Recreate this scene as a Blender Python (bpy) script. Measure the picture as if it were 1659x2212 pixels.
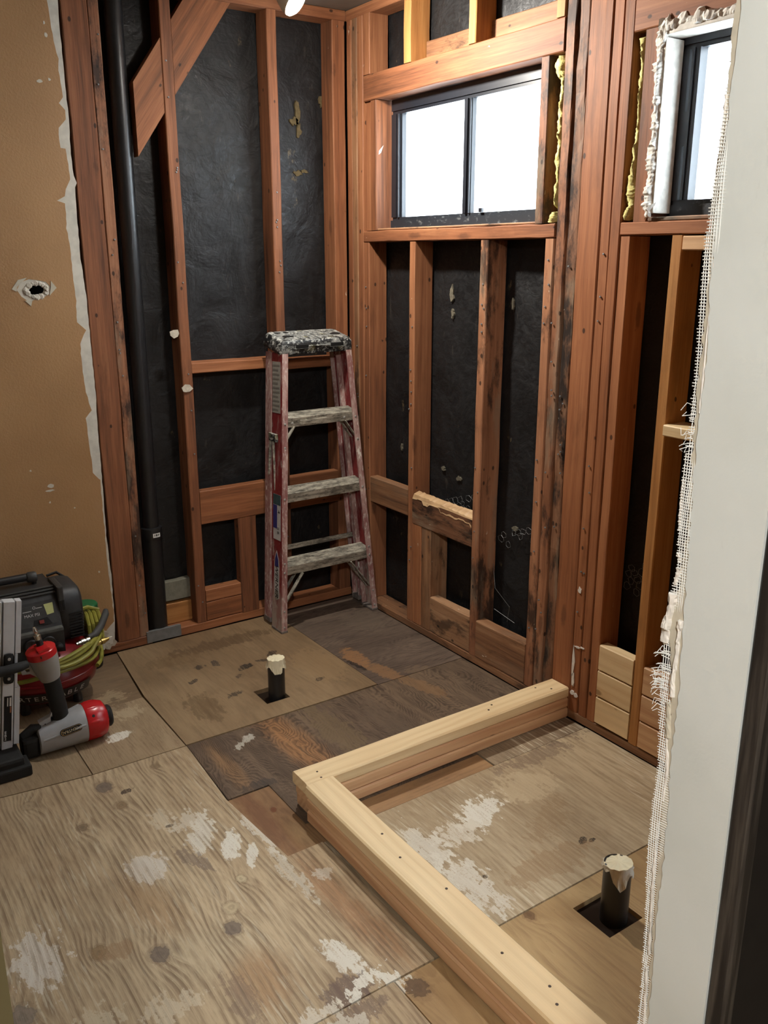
import bpy, bmesh, math, random
from mathutils import Vector, Matrix, geometry
for o in list(bpy.data.objects): bpy.data.objects.remove(o)
SC = bpy.context.scene
COL = SC.collection
R = math.radians
rnd = random.Random(7)

# ------------------------------------------------------------------ camera
cd = bpy.data.cameras.new('camera'); cam = bpy.data.objects.new('camera', cd); COL.objects.link(cam)
cam.location = (-2.044, -3.260, 1.520)
cam.rotation_euler = (R(90 - 16.249), 0, R(-34.351))
cd.sensor_fit = 'VERTICAL'; cd.sensor_height = 24.0; cd.lens = 1899.6 / 2212 * 24.0
cd.clip_start = 0.02
SC.camera = cam
# ------------------------------------------------------------------ world: bright overcast sky
w = bpy.data.worlds.new('sky'); SC.world = w; w.use_nodes = True
bg = w.node_tree.nodes['Background']
bg.inputs[0].default_value = (0.80, 0.91, 1.0, 1); bg.inputs[1].default_value = 11.0
# ------------------------------------------------------------------ lamps (their meshes are built further down)
BULB_RADIANCE = 1200.0
BULB_COLOR = (1.0, 0.945, 0.86)
HALL_FILL_RADIANCE = 250.0  # fill lamp added in the unseen hall
HALL_FILL_COLOR = (0.985, 0.99, 0.97)
# ------------------------------------------------------------------ exposure
SC.view_settings.view_transform = 'Standard'
SC.view_settings.look = 'None'
SC.view_settings.exposure = 0.66
SC.view_settings.gamma = 1.0
SC.view_settings.use_curve_mapping = False

# ================================================================== helpers
def empty(name, loc, label=None, cat=None, group=None, kind=None):
    o = bpy.data.objects.new(name, None); COL.objects.link(o); o.location = loc
    o.empty_display_size = .1
    return tag(o, label, cat, group, kind)
def tag(o, label=None, cat=None, group=None, kind=None):
    if label: o['label'] = label
    if cat: o['category'] = cat
    if group: o['group'] = group
    if kind: o['kind'] = kind
    return o
def put(o, parent):
    COL.objects.link(o)
    if parent is not None:
        o.parent = parent
        bpy.context.view_layer.update()
        o.matrix_parent_inverse = parent.matrix_world.inverted()
def mesh(name, verts, faces, mat, parent=None, smooth=False, attr=None, kind=None, uv=None):
    me = bpy.data.meshes.new(name)
    me.from_pydata([tuple(v) for v in verts], [], faces)
    if attr is not None:
        a = me.attributes.new('gc', 'FLOAT_VECTOR', 'POINT')
        a.data.foreach_set('vector', [c for v in attr for c in v])
    me.materials.append(mat)
    if smooth: me.polygons.foreach_set('use_smooth', [True] * len(me.polygons))
    me.update()
    o = bpy.data.objects.new(name, me)
    put(o, parent)
    if kind: o['kind'] = kind
    return o
def fix(o):
    bm = bmesh.new(); bm.from_mesh(o.data)
    bmesh.ops.recalc_face_normals(bm, faces=bm.faces); bm.to_mesh(o.data); bm.free(); return o
class MB:
    """collects shapes and links them as one mesh object"""
    def __init__(s): s.v = []; s.f = []; s.g = []
    def add(s, v, f, g=None):
        n = len(s.v); s.v += [tuple(p) for p in v]; s.f += [tuple(i + n for i in q) for q in f]
        s.g += (g if g else [tuple(p) for p in v])
        return s
    def box(s, lo, hi, M=None, bev=0):
        (a, b, c), (d, e, f) = lo, hi
        if bev:
            t = bev; vs = []; fs = []
            bm = bmesh.new(); bmesh.ops.create_cube(bm, size=1)
            for v in bm.verts:
                v.co = Vector(((a + d) / 2 + v.co.x * (d - a), (b + e) / 2 + v.co.y * (e - b), (c + f) / 2 + v.co.z * (f - c)))
            bmesh.ops.bevel(bm, geom=bm.edges[:], offset=t, segments=2, affect='EDGES', profile=.6)
            bm.verts.index_update()
            vs = [v.co.copy() for v in bm.verts]; fs = [[v.index for v in q.verts] for q in bm.faces]; bm.free()
        else:
            vs = [Vector(p) for p in ((a,b,c),(d,b,c),(d,e,c),(a,e,c),(a,b,f),(d,b,f),(d,e,f),(a,e,f))]
            fs = [(0,3,2,1),(4,5,6,7),(0,1,5,4),(1,2,6,5),(2,3,7,6),(3,0,4,7)]
        if M is not None: vs = [M @ v for v in vs]
        return s.add(vs, fs)
    def tube(s, pts, r, n=8, cap=True, closed=False):
        pts = [Vector(p) for p in pts]; m = len(pts); rr = r if isinstance(r, (list, tuple)) else [r] * m
        rings = []; up = None
        for i, p in enumerate(pts):
            if closed: t = pts[(i + 1) % m] - pts[i - 1]
            else: t = pts[min(i + 1, m - 1)] - pts[max(i - 1, 0)]
            t.normalize()
            if up is None: up = Vector((0,0,1)) if abs(t.z) < .9 else Vector((1,0,0))
            a = t.cross(up); a.normalize(); up = a.cross(t); up.normalize()
            rings.append([p + (a * math.cos(k * 2 * math.pi / n) + up * math.sin(k * 2 * math.pi / n)) * rr[i] for k in range(n)])
        vs = [v for q in rings for v in q]; fs = []
        for i in range(m if closed else m - 1):
            j = (i + 1) % m
            for k in range(n):
                l = (k + 1) % n
                fs.append((i * n + k, i * n + l, j * n + l, j * n + k))
        if cap and not closed:
            fs.append(tuple(reversed(range(n)))); fs.append(tuple((m - 1) * n + k for k in range(n)))
        return s.add(vs, fs)
    def lathe(s, prof, c, n=32, axis=(0,0,1), M=None):
        """profile of (radius, height) about an axis through c"""
        ax = Vector(axis).normalized(); u = ax.orthogonal().normalized(); v = ax.cross(u); c = Vector(c)
        vs = []; fs = []
        for r, h in prof:
            for k in range(n):
                t = 2 * math.pi * k / n
                vs.append(c + ax * h + (u * math.cos(t) + v * math.sin(t)) * max(r, 1e-5))
        for i in range(len(prof) - 1):
            for k in range(n):
                l = (k + 1) % n; fs.append((i * n + k, i * n + l, (i + 1) * n + l, (i + 1) * n + k))
        fs.append(tuple(reversed(range(n)))); fs.append(tuple((len(prof) - 1) * n + k for k in range(n)))
        if M is not None: vs = [M @ p for p in vs]
        return s.add(vs, fs)
    def loft(s, secs):
        n = len(secs[0]); vs = [Vector(p) for q in secs for p in q]; fs = []
        for i in range(len(secs) - 1):
            for k in range(n):
                l = (k + 1) % n; fs.append((i * n + k, i * n + l, (i + 1) * n + l, (i + 1) * n + k))
        fs.append(tuple(reversed(range(n)))); fs.append(tuple((len(secs) - 1) * n + k for k in range(n)))
        return s.add(vs, fs)
    def prism(s, poly, fn, d0, d1, holes=()):
        """polygon of 2-D points extruded between depths d0 and d1; fn(a, b, d) gives the 3-D point"""
        loops = [list(poly)] + [list(h) for h in holes]
        flat = [p for l in loops for p in l]
        tris = geometry.tessellate_polygon([[Vector((p[0], p[1], 0)) for p in l] for l in loops])
        n = len(flat)
        vs = [fn(p[0], p[1], d0) for p in flat] + [fn(p[0], p[1], d1) for p in flat]
        fs = [tuple(t) for t in tris] + [tuple(i + n for i in reversed(t)) for t in tris]
        b = 0
        for l in loops:
            m = len(l)
            for i in range(m):
                j = (i + 1) % m; fs.append((b + i, b + j, b + j + n, b + i + n))
            b += m
        return s.add(vs, fs)
    def build(s, name, mat, parent=None, smooth=False, kind=None, fixn=True, attr=True):
        o = mesh(name, s.v, s.f, mat, parent, smooth, s.g if attr else None, kind)
        if fixn: fix(o)
        if smooth: 
            try: o.data.set_sharp_from_angle(angle=R(35))
            except Exception: pass
        return o

def board(name, lo, hi, ax, mat, parent, wob=.0012, bev=.003, rough=0.0, label=None, top_rough=0.0):
    """a length of sawn timber along axis ax (0,1,2) with eased, slightly uneven edges"""
    lo = list(lo); hi = list(hi)
    b, c = [i for i in range(3) if i != ax]
    L = hi[ax] - lo[ax]; n = max(2, int(L / .06) if rough else int(L / .16) + 1)
    off = (rnd.uniform(0, 50), rnd.uniform(0, 50), rnd.uniform(0, 50))
    vs = []; fs = []; g = []
    bw = min(bev, (hi[b] - lo[b]) * .3, (hi[c] - lo[c]) * .3)
    for i in range(n + 1):
        t = lo[ax] + L * i / n
        dx, dy = rnd.uniform(-wob, wob), rnd.uniform(-wob, wob)
        B0, B1, C0, C1 = lo[b] + dx, hi[b] + dx, lo[c] + dy, hi[c] + dy
        ring = [(B0 + bw, C0), (B1 - bw, C0), (B1, C0 + bw), (B1, C1 - bw), (B1 - bw, C1), (B0 + bw, C1), (B0, C1 - bw), (B0, C0 + bw)]
        for q in ring:
            p = [0, 0, 0]; p[ax] = t; p[b] = q[0] + (rnd.uniform(-rough, rough)); p[c] = q[1] + (rnd.uniform(-rough, rough))
            if top_rough and c == 2 and q[1] > (C0 + C1) / 2: p[2] -= rnd.uniform(0, top_rough)
            vs.append(p); g.append((t - lo[ax] + off[0], q[0] - lo[b] + off[1], q[1] - lo[c] + off[2]))
    for i in range(n):
        for k in range(8):
            l = (k + 1) % 8; fs.append((i * 8 + k, i * 8 + l, (i + 1) * 8 + l, (i + 1) * 8 + k))
    fs.append(tuple(reversed(range(8)))); fs.append(tuple(n * 8 + k for k in range(8)))
    o = mesh(name, vs, fs, mat, parent, attr=g); fix(o)
    if label: o['label'] = label
    return o

# ================================================================== materials
class NT:
    def __init__(s, name):
        s.m = bpy.data.materials.new(name); s.m.use_nodes = True; s.t = s.m.node_tree; s.N = s.t.nodes; s.L = s.t.links
        s.N.clear(); s.out = s.n('ShaderNodeOutputMaterial'); s.b = s.n('ShaderNodeBsdfPrincipled'); s.L.new(s.b.outputs[0], s.out.inputs[0])
    def n(s, t): return s.N.new(t)
    def set(s, sock, v):
        if hasattr(v, 'is_output'): s.L.new(v, sock)
        else:
            if isinstance(v, (tuple, list)) and len(v) == 3 and len(sock.default_value) == 4: v = (*v, 1)
            sock.default_value = v
    def pos(s): return s.n('ShaderNodeTexCoord').outputs['Object']
    def gc(s):
        a = s.n('ShaderNodeAttribute'); a.attribute_name = 'gc'; return a.outputs['Vector']
    def map(s, v, loc=(0,0,0), rot=(0,0,0), sc=(1,1,1), kind='POINT'):
        m = s.n('ShaderNodeMapping'); m.vector_type = kind; s.set(m.inputs[0], v)
        m.inputs[1].default_value = loc; m.inputs[2].default_value = rot; m.inputs[3].default_value = sc; return m.outputs[0]
    def noise(s, v, sc=1, det=3, rough=.5, dist=0, dim='3D'):
        q = s.n('ShaderNodeTexNoise'); s.set(q.inputs['Vector'], v); q.inputs['Scale'].default_value = sc
        q.inputs['Detail'].default_value = det; q.inputs['Roughness'].default_value = rough; q.inputs['Distortion'].default_value = dist
        return q.outputs['Fac']
    def voro(s, v, sc=1, feat='F1', out='Distance', rnd_=1):
        q = s.n('ShaderNodeTexVoronoi'); q.feature = feat; s.set(q.inputs['Vector'], v); q.inputs['Scale'].default_value = sc
        q.inputs['Randomness'].default_value = rnd_
        return q.outputs[out]
    def math(s, op, a, b=0, c=0, clamp=False):
        q = s.n('ShaderNodeMath'); q.operation = op; q.use_clamp = clamp
        s.set(q.inputs[0], a); s.set(q.inputs[1], b); s.set(q.inputs[2], c); return q.outputs[0]
    def add(s, a, b): return s.math('ADD', a, b)
    def mul(s, a, b): return s.math('MULTIPLY', a, b)
    def rng(s, v, a, b, c=0, d=1, smooth=True):
        q = s.n('ShaderNodeMapRange'); q.interpolation_type = 'SMOOTHSTEP' if smooth else 'LINEAR'
        s.set(q.inputs[0], v); 
        for i, x in zip((1,2,3,4), (a,b,c,d)): s.set(q.inputs[i], x)
        return q.outputs[0]
    def mix(s, f, a, b, mode='MIX'):
        q = s.n('ShaderNodeMix'); q.data_type = 'RGBA'; q.blend_type = mode
        s.set(q.inputs[0], f); s.set(q.inputs[6], a); s.set(q.inputs[7], b); return q.outputs[2]
    def ramp(s, f, stops):
        q = s.n('ShaderNodeValToRGB'); s.set(q.inputs[0], f); e = q.color_ramp.elements
        while len(e) < len(stops): e.new(.5)
        for el, (p, c) in zip(e, stops): el.position = p; el.color = (*c, 1)
        return q.outputs[0]
    def sep(s, v):
        q = s.n('ShaderNodeSeparateXYZ'); s.set(q.inputs[0], v); return q.outputs
    def comb(s, x, y, z):
        q = s.n('ShaderNodeCombineXYZ'); s.set(q.inputs[0], x); s.set(q.inputs[1], y); s.set(q.inputs[2], z); return q.outputs[0]
    def vlen(s, v):
        q = s.n('ShaderNodeVectorMath'); q.operation = 'LENGTH'; s.set(q.inputs[0], v); return q.outputs['Value']
    def rand(s): return s.n('ShaderNodeObjectInfo').outputs['Random']
    def bump(s, h, dist=.002, strength=1.0):
        q = s.n('ShaderNodeBump'); q.inputs['Distance'].default_value = dist; q.inputs['Strength'].default_value = strength
        s.set(q.inputs['Height'], h); s.L.new(q.outputs[0], s.b.inputs['Normal'])
    def fin(s, col, rough=.6, spec=.4, metal=0, **k):
        s.set(s.b.inputs['Base Color'], col); s.set(s.b.inputs['Roughness'], rough)
        s.set(s.b.inputs['Specular IOR Level'], spec); s.set(s.b.inputs['Metallic'], metal)
        for a, v in k.items(): s.set(s.b.inputs[a.replace('_', ' ')], v)
        return s.m
def S(r, g, b):
    f = lambda c: ((c / 255 + .055) / 1.055) ** 2.4 if c / 255 > .04045 else c / 255 / 12.92
    return (f(r), f(g), f(b))
def plain(name, col, rough=.5, spec=.4, metal=0, var=.12, sc=20):
    t = NT(name); p = t.pos(); n = t.noise(p, sc, 4)
    c = t.mix(t.rng(n, .3, .7, 0, var), col, tuple(x * .35 for x in col))
    return t.fin(c, rough, spec, metal)

def timber(name, light, mid, dark, mold=0.0, white=.3, nails=.5, ringy=1.0, moldc=S(28,24,22)):
    """old sawn fir: grain along gc.x, knots, nail marks, stains and plaster specks"""
    t = NT(name); g = t.gc()
    big = t.noise(t.map(g, sc=(.9, 5, 5)), 1, 3)
    st = t.noise(t.map(g, sc=(1.6, 42, 42)), 1, 5, .6, .4)
    fine = t.noise(t.map(g, sc=(9, 260, 260)), 1, 2)
    v = t.add(t.mul(st, .55), t.add(t.mul(big, .5), t.mul(fine, .25)))
    v = t.add(v, t.mul(t.add(t.rand(), -.5), .16))
    c = t.ramp(t.rng(v, .40, .92, smooth=False), [(0, dark), (.45, mid), (1, light)])
    # knots
    kv = t.map(g, sc=(2.6, 9, 9)); kd = t.voro(kv, 1, 'F1', 'Distance'); 
    kn = t.rng(t.add(kd, t.mul(t.noise(g, 60, 2), .08)), .10, .17, 1, 0)
    c = t.mix(t.mul(kn, .55), c, dark)
    # smudges
    sm = t.rng(t.noise(t.map(g, sc=(4, 14, 14)), 1, 5, .65), .52, .72)
    c = t.mix(t.mul(sm, .35), c, tuple(x * .35 for x in mid))
    if mold:
        mo = t.noise(t.map(g, sc=(6, 16, 16)), 1, 6, .7)
        mo2 = t.noise(t.map(g, sc=(1.5, 4, 4)), 1, 2)
        mk = t.rng(t.add(mo, t.mul(t.add(mo2, -.5), .5)), .62 - .2 * mold, .74 - .12 * mold)
        c = t.mix(t.mul(mk, min(1, .55 + .4 * mold)), c, moldc)
        gy = t.rng(t.noise(t.map(g, sc=(2.5, 12, 12), loc=(3, 3, 3)), 1, 5, .65), .50, .64)
        c = t.mix(t.mul(gy, .55 * mold), c, S(140, 124, 104))
    if nails:
        nv = t.voro(t.map(g, sc=(22, 34, 34)), 1, 'F1', 'Distance'); nr = t.voro(t.map(g, sc=(22, 34, 34)), 1, 'F1', 'Color')
        sel = t.rng(t.sep(nr)[0], 1 - .22 * nails, 1 - .2 * nails, smooth=False)
        c = t.mix(t.mul(t.mul(t.rng(nv, .14, .22, 1, 0), sel), .8), c, S(25, 20, 17))
    if white:
        wn = t.rng(t.noise(t.map(g, sc=(14, 40, 40), loc=(7, 1, 4)), 1, 4, .7), .735 - .05 * white, .765 - .05 * white)
        c = t.mix(t.mul(wn, .75), c, S(205, 192, 172))
    t.bump(t.add(st, t.mul(fine, .4)), .0015, .5)
    return t.fin(c, .62, .3)

def newwood(name, light, mid, dark):
    t = NT(name); g = t.gc()
    warp = t.noise(t.map(g, sc=(1.2, 7, 7)), 1, 2)
    s_ = t.sep(g)
    ring = t.math('SINE', t.add(t.mul(s_[1], 230), t.add(t.mul(s_[2], 190), t.mul(warp, 26))))
    fine = t.noise(t.map(g, sc=(6, 320, 320)), 1, 3)
    big = t.noise(t.map(g, sc=(.8, 3, 3)), 1, 2)
    v = t.add(t.mul(ring, .09), t.add(t.mul(fine, .35), t.mul(big, .6)))
    v = t.add(v, t.mul(t.add(t.rand(), -.5), .2))
    c = t.ramp(t.rng(v, .22, .72, smooth=False), [(0, mid), (.55, light), (1, tuple(min(1, x * 1.1) for x in light))])
    pk = t.rng(t.noise(t.map(g, sc=(1.1, 5, 5), loc=(9, 0, 0)), 1, 2), .55, .68); c = t.mix(t.mul(pk, .4), c, mid)
    kd = t.voro(t.map(g, sc=(2.2, 8, 8)), 1); ka = t.add(kd, t.mul(t.noise(g, 50, 2), .06))
    c = t.mix(t.mul(t.rng(ka, .16, .24, 1, 0), .55), c, mid); c = t.mix(t.mul(t.rng(ka, .09, .13, 1, 0), .65), c, dark)
    nv = t.voro(t.map(g, sc=(7, 26, 26)), 1); nr = t.sep(t.voro(t.map(g, sc=(7, 26, 26)), 1, 'F1', 'Color'))[0]
    c = t.mix(t.mul(t.mul(t.rng(nv, .07, .11, 1, 0), t.rng(nr, .72, .74)), .85), c, S(45, 30, 18))
    t.bump(t.add(fine, t.mul(ring, .3)), .0006, .5)
    return t.fin(c, .5, .35)

def ply(name, base, light, dark, grain=1, freq=60, amp=9, contrast=.5, fine=.5, knots=(), patches=(), dirt=.3, dirtc=S(60,48,38), seed=0, stretch=6.0, whitegrain=0.0, rough=.62):
    """plywood sheet: cathedral grain along axis `grain`, knots, stains and paint patches.
    knots: (x, y, radius, colour); patches: (x, y, rx, ry, rot, colour, raggedness, opacity)"""
    t = NT(name); p = t.pos(); x, y, z = t.sep(p)
    al, ac = (y, x) if grain == 1 else (x, y)
    q = t.comb(t.add(t.mul(al, 1 / stretch), seed), t.add(ac, seed * 1.7), seed)
    wob = t.noise(q, 5.0, 2, .45); wob2 = t.noise(q, 22, 3, .5)
    v = t.add(t.mul(ac, freq), t.add(t.mul(wob, amp * 1.7), t.mul(wob2, amp * .16)))
    for kx, ky, kr, kc in knots:
        d = t.vlen(t.map(p, loc=(kx, ky, 0), sc=(kr * 1.6, kr * 2.2, 10) if grain == 1 else (kr * 2.2, kr * 1.6, 10), kind='TEXTURE'))
        v = t.add(v, t.mul(t.math('EXPONENT', t.mul(t.mul(d, d), -.5)), 1.0 + 1.2 * ((kx * 37) % 1)))
    fr = t.math('FRACT', v)
    line = t.mul(t.rng(fr, .0, .70), t.rng(fr, .84, .99, 1, 0))      # soft early wood, sharp late-wood line
    fr2 = t.math('FRACT', t.add(t.mul(v, 2.0), t.mul(t.noise(q, 60, 2), 1.2)))
    line2 = t.mul(t.rng(fr2, .2, .75), t.rng(fr2, .85, 1.0, 1, 0))
    lw = t.noise(t.comb(t.mul(al, 5), t.mul(ac, 40), seed), 1, 4, .6)
    line = t.mul(t.math('MAXIMUM', line, t.mul(line2, .5)), t.rng(lw, .32, .66, .12, 1))
    fn = t.noise(t.comb(t.mul(al, 22), t.mul(ac, 420), seed), 1, 3, .6)
    fn2 = t.noise(t.comb(t.mul(al, 14), t.mul(ac, 120), seed + 1), 1, 5, .7)
    big = t.noise(t.comb(t.mul(al, 1.6), t.mul(ac, 3.2), seed + 3), 1, 4, .55)
    c = t.mix(t.rng(big, .34, .66), base, light)
    en = t.noise(t.comb(t.mul(al, 26), t.mul(ac, 60), seed + 2), 1, 5, .65)
    en2 = t.noise(p, 26, 5, .62); grit = t.noise(p, 210, 3, .6)
    def patch(c, lst):
        for px, py, rx, ry, rot, pc, rag, op in lst:
            d = t.vlen(t.map(p, loc=(px, py, 0), rot=(0, 0, R(rot)), sc=(rx, ry, 10), kind='TEXTURE'))
            d = t.add(d, t.mul(t.add(t.add(t.mul(en, .62), t.mul(en2, .38)), -.5), rag * 2.6))
            m = t.rng(d, .82, 1.02, 1, 0) if rag > .8 else t.rng(d, .35, 1.35, 1, 0)
            if op < 0: m = t.mul(m, t.add(1, t.mul(line, -.8))); op = -op   # paint worn off the raised grain
            if rag > .8: m = t.mul(m, t.rng(t.add(t.mul(fn2, .6), t.mul(grit, .4)), .36, .50, .25, 1))
            c = t.mix(t.mul(m, op), c, pc)
        return c
    c = patch(c, [q_ for q_ in patches if q_[6] <= .8])       # tones of the wood itself lie under the grain
    c = t.mix(t.mul(line, contrast), c, dark)
    c = t.mix(t.mul(t.rng(fn, .52, .75), fine * .55), c, dark)
    c = t.mix(t.mul(t.rng(fn2, .50, .68), fine * .55), c, dark)
    c = t.mix(t.mul(t.rng(fn2, .48, .34), fine * .4), c, light)
    if whitegrain:
        wgm = t.mul(t.rng(t.noise(t.comb(t.mul(al, 9), t.mul(ac, 130), seed + 5), 1, 4, .6), .52, .66), t.rng(t.noise(t.comb(t.mul(al, 1.8), t.mul(ac, 2.4), seed + 8), 1, 3), .42, .62))
        c = t.mix(t.mul(wgm, whitegrain), c, S(206, 196, 172))
    dn = t.rng(t.noise(t.comb(t.mul(al, 4), t.mul(ac, 7), seed + 9), 1, 6, .68), .50, .74)
    c = t.mix(t.mul(dn, dirt), c, dirtc)
    sp = t.noise(t.map(p, loc=(seed, 0, 0)), 95, 3, .6); c = t.mix(t.mul(t.rng(sp, .70, .76), .55), c, dirtc)
    for kx, ky, kr, kc in knots:
        d = t.vlen(t.map(p, loc=(kx, ky, 0), sc=(kr, kr * 1.25, 10), kind='TEXTURE'))
        d = t.add(d, t.mul(t.add(t.noise(p, 60, 4, .65), -.5), 1.3))
        rg = t.math('SINE', t.mul(d, 9))
        c = t.mix(t.mul(t.rng(d, .75, 1.0, 1, 0), .85), c, t.mix(t.rng(rg, -1, 1), kc, tuple(a * .78 for a in kc)))
        c = t.mix(t.mul(t.mul(t.rng(d, .85, 1.0), t.rng(d, 1.05, 1.25, 1, 0)), .3), c, dark)
    c = patch(c, [q_ for q_ in patches if q_[6] > .8])
    t.bump(t.add(t.mul(line, -.6), t.mul(fn, .5)), .0012, .55)
    return t.fin(c, rough, .3)

OLD_L, OLD_M, OLD_D = S(168, 116, 80), S(130, 82, 54), S(70, 44, 31)
M_OLD = timber('old_fir', OLD_L, OLD_M, OLD_D, 0, .35, .55)
M_OLD_B = timber('old_fir_orange', S(174, 118, 80), S(140, 88, 56), S(82, 51, 34), 0, .25, .35)
M_MOLD = timber('moldy_fir', S(168, 118, 86), S(128, 84, 58), S(72, 45, 32), .75, .9, 1.0)
M_MOLD2 = timber('rotten_fir', S(150, 112, 84), S(112, 76, 54), S(62, 42, 30), 1.0, 1.0, .9)
M_GREYED = timber('weathered_fir', S(176, 138, 104), S(138, 98, 68), S(84, 56, 40), .35, 1.0, .6)
M_ORANGE = timber('amber_stud', S(196, 148, 92), S(172, 120, 68), S(130, 84, 46), 0, .15, .1)
M_TORN = newwood('torn_wood', S(196, 164, 124), S(160, 124, 88), S(96, 66, 42))
M_PINE = newwood('new_pine', S(222, 198, 156), S(206, 172, 126), S(120, 84, 50))
M_PINE_R = newwood('new_pine_pink', S(208, 170, 130), S(184, 138, 102), S(112, 74, 46))

# black building paper, crinkled
def paper():
    t = NT('black_building_paper'); p = t.pos()
    w1 = t.noise(t.map(p, sc=(1, 1, .8)), 7, 4, .55, .8); w2 = t.noise(t.map(p, sc=(1, 1, 1.7)), 26, 4, .6, 1.2)
    w3 = t.voro(t.map(p, sc=(1, 1, .6)), 14, 'DISTANCE_TO_EDGE')
    c = t.mix(t.rng(w1, .3, .7), S(17, 17, 18), S(27, 27, 28))
    fl = t.rng(t.noise(t.map(p, sc=(1.4, 1.4, .7), loc=(2, 5, 1)), 9, 6, .68), .655, .70)
    c = t.mix(t.mul(fl, .38), c, S(120, 104, 76))
    du = t.rng(t.noise(t.map(p, sc=(3, 3, .8), loc=(8, 1, 3)), 16, 5, .7), .60, .74); c = t.mix(t.mul(du, .18), c, S(104, 98, 88))
    t.bump(t.add(t.mul(w1, 1.0), t.add(t.mul(w2, .16), t.mul(w3, .12))), .02, .55)
    return t.fin(c, t.rng(w2, .3, .7, .42, .62), .36)
M_PAPER = paper()
def tanwall():
    t = NT('tan_wall_paint'); p = t.pos()
    n = t.noise(p, 130, 4, .6); b = t.noise(p, 3, 3)
    c = t.mix(t.rng(b, .3, .7), S(170, 132, 91), S(160, 123, 84))
    t.bump(n, .0025, .45); return t.fin(c, .5, .35)
M_TAN = tanwall()
M_GYP = plain('torn_gypsum_paper', S(208, 203, 190), .9, .1, 0, .25, 35)
M_GYPD = plain('gypsum_crumb', S(196, 186, 168), .95, .1, 0, .4, 90)
def whitewall():
    t = NT('white_drywall_paint'); p = t.pos()
    n = t.noise(p, 180, 3); b = t.noise(p, 5, 4)
    c = t.mix(t.rng(b, .35, .7), S(209, 215, 212), S(200, 206, 202))
    sm = t.rng(t.noise(t.map(p, sc=(1, 20, 5), loc=(0, 3, 8)), 1, 5, .7), .66, .74); c = t.mix(t.mul(sm, .22), c, S(120, 118, 112))
    t.bump(n, .0008, .3); return t.fin(c, .45, .4)
M_WHITE = whitewall()
M_PLASTER = plain('white_plaster', S(226, 222, 214), .85, .15, 0, .3, 60)
M_MESH = plain('fibreglass_mesh_tape', S(226, 228, 224), .6, .3, 0, .15, 50)
M_TAN_SHADED = plain('shaded_tan_wall_paint', S(78, 70, 46), .6, .3, 0, .1, 10)  # tan wall in shadow: its shade is put into this darker colour
M_CEIL = plain('old_ceiling_boards', S(124, 112, 100), .8, .2, 0, .3, 8)
def darkwood():
    t = NT('dark_stained_wood'); p = t.pos()
    n = t.noise(t.map(p, sc=(60, 60, 3)), 1, 5, .6); c = t.mix(t.rng(n, .4, .75), S(34, 30, 27), S(86, 80, 72)); return t.fin(c, .6, .3)
M_DARKW = darkwood()
M_BLACKW = plain('near_black_board', S(26, 23, 21), .7, .2, 0, .3, 30)
M_BATT = None
def batt():
    t = NT('yellow_fibreglass_batt'); p = t.pos(); n = t.noise(p, 70, 5, .7)
    c = t.mix(t.rng(n, .3, .7), S(222, 214, 150), S(186, 174, 110)); t.bump(n, .006, .8); return t.fin(c, .95, .05)
M_BATT = batt()
M_SUB = plain('dark_subfloor', S(44, 33, 25), .9, .1, 0, .4, 12)
M_ABS = plain('black_abs_pipe', S(30, 30, 31), .34, .5, 0, .25, 30)
M_TAPE = plain('masking_tape', S(226, 216, 184), .75, .2, 0, .12, 40)
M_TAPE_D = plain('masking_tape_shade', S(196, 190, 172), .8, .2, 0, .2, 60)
M_LABEL = plain('white_label', S(222, 222, 216), .6, .3, 0, .05, 40)
M_INK = plain('black_ink', S(34, 34, 34), .6, .2, 0, 0, 10)
M_GALV = plain('galvanised_steel', S(128, 130, 130), .5, .5, .35, .3, 40)
M_CONC = plain('grey_stucco', S(128, 126, 112), .95, .1, 0, .35, 60)
def frame_mat():
    t = NT('weathered_black_window_frame'); p = t.pos()
    n = t.noise(t.map(p, sc=(1, 1, 1.6)), 34, 6, .7)
    c = t.mix(t.rng(n, .56, .70), S(36, 40, 46), S(104, 110, 112)); return t.fin(c, .42, .5)
M_FRAME = frame_mat()
M_FRAME_D = plain('black_window_frame', S(30, 33, 40), .38, .55, 0, .2, 30)
def glass():
    t = NT('obscure_glass'); N = t.N
    tr = t.n('ShaderNodeBsdfTransparent'); tl = t.n('ShaderNodeBsdfTranslucent'); tl.inputs[0].default_value = (.95, .97, .97, 1)
    gl = t.n('ShaderNodeBsdfGlossy'); gl.inputs['Roughness'].default_value = .25
    m1 = t.n('ShaderNodeMixShader'); m1.inputs[0].default_value = .45; t.L.new(tr.outputs[0], m1.inputs[1]); t.L.new(tl.outputs[0], m1.inputs[2])
    m2 = t.n('ShaderNodeMixShader'); m2.inputs[0].default_value = .05; t.L.new(m1.outputs[0], m2.inputs[1]); t.L.new(gl.outputs[0], m2.inputs[2])
    t.L.new(m2.outputs[0], t.out.inputs[0]); return t.m
M_GLASS = glass()
def emit(name, col, s):
    t = NT(name); t.b.inputs['Base Color'].default_value = (1, 1, 1, 1)
    t.b.inputs['Emission Color'].default_value = (*col, 1); t.b.inputs['Emission Strength'].default_value = s; return t.m
M_BULB = emit('lit_bulb', BULB_COLOR, BULB_RADIANCE)
M_HALL = emit('fill_globe_glow', HALL_FILL_COLOR, HALL_FILL_RADIANCE)
M_BLK0 = plain('black_lamp_socket', S(34, 34, 34), .5)
M_PORC = plain('white_porcelain', S(220, 218, 210), .3, .5, 0, .03, 10)

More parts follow.
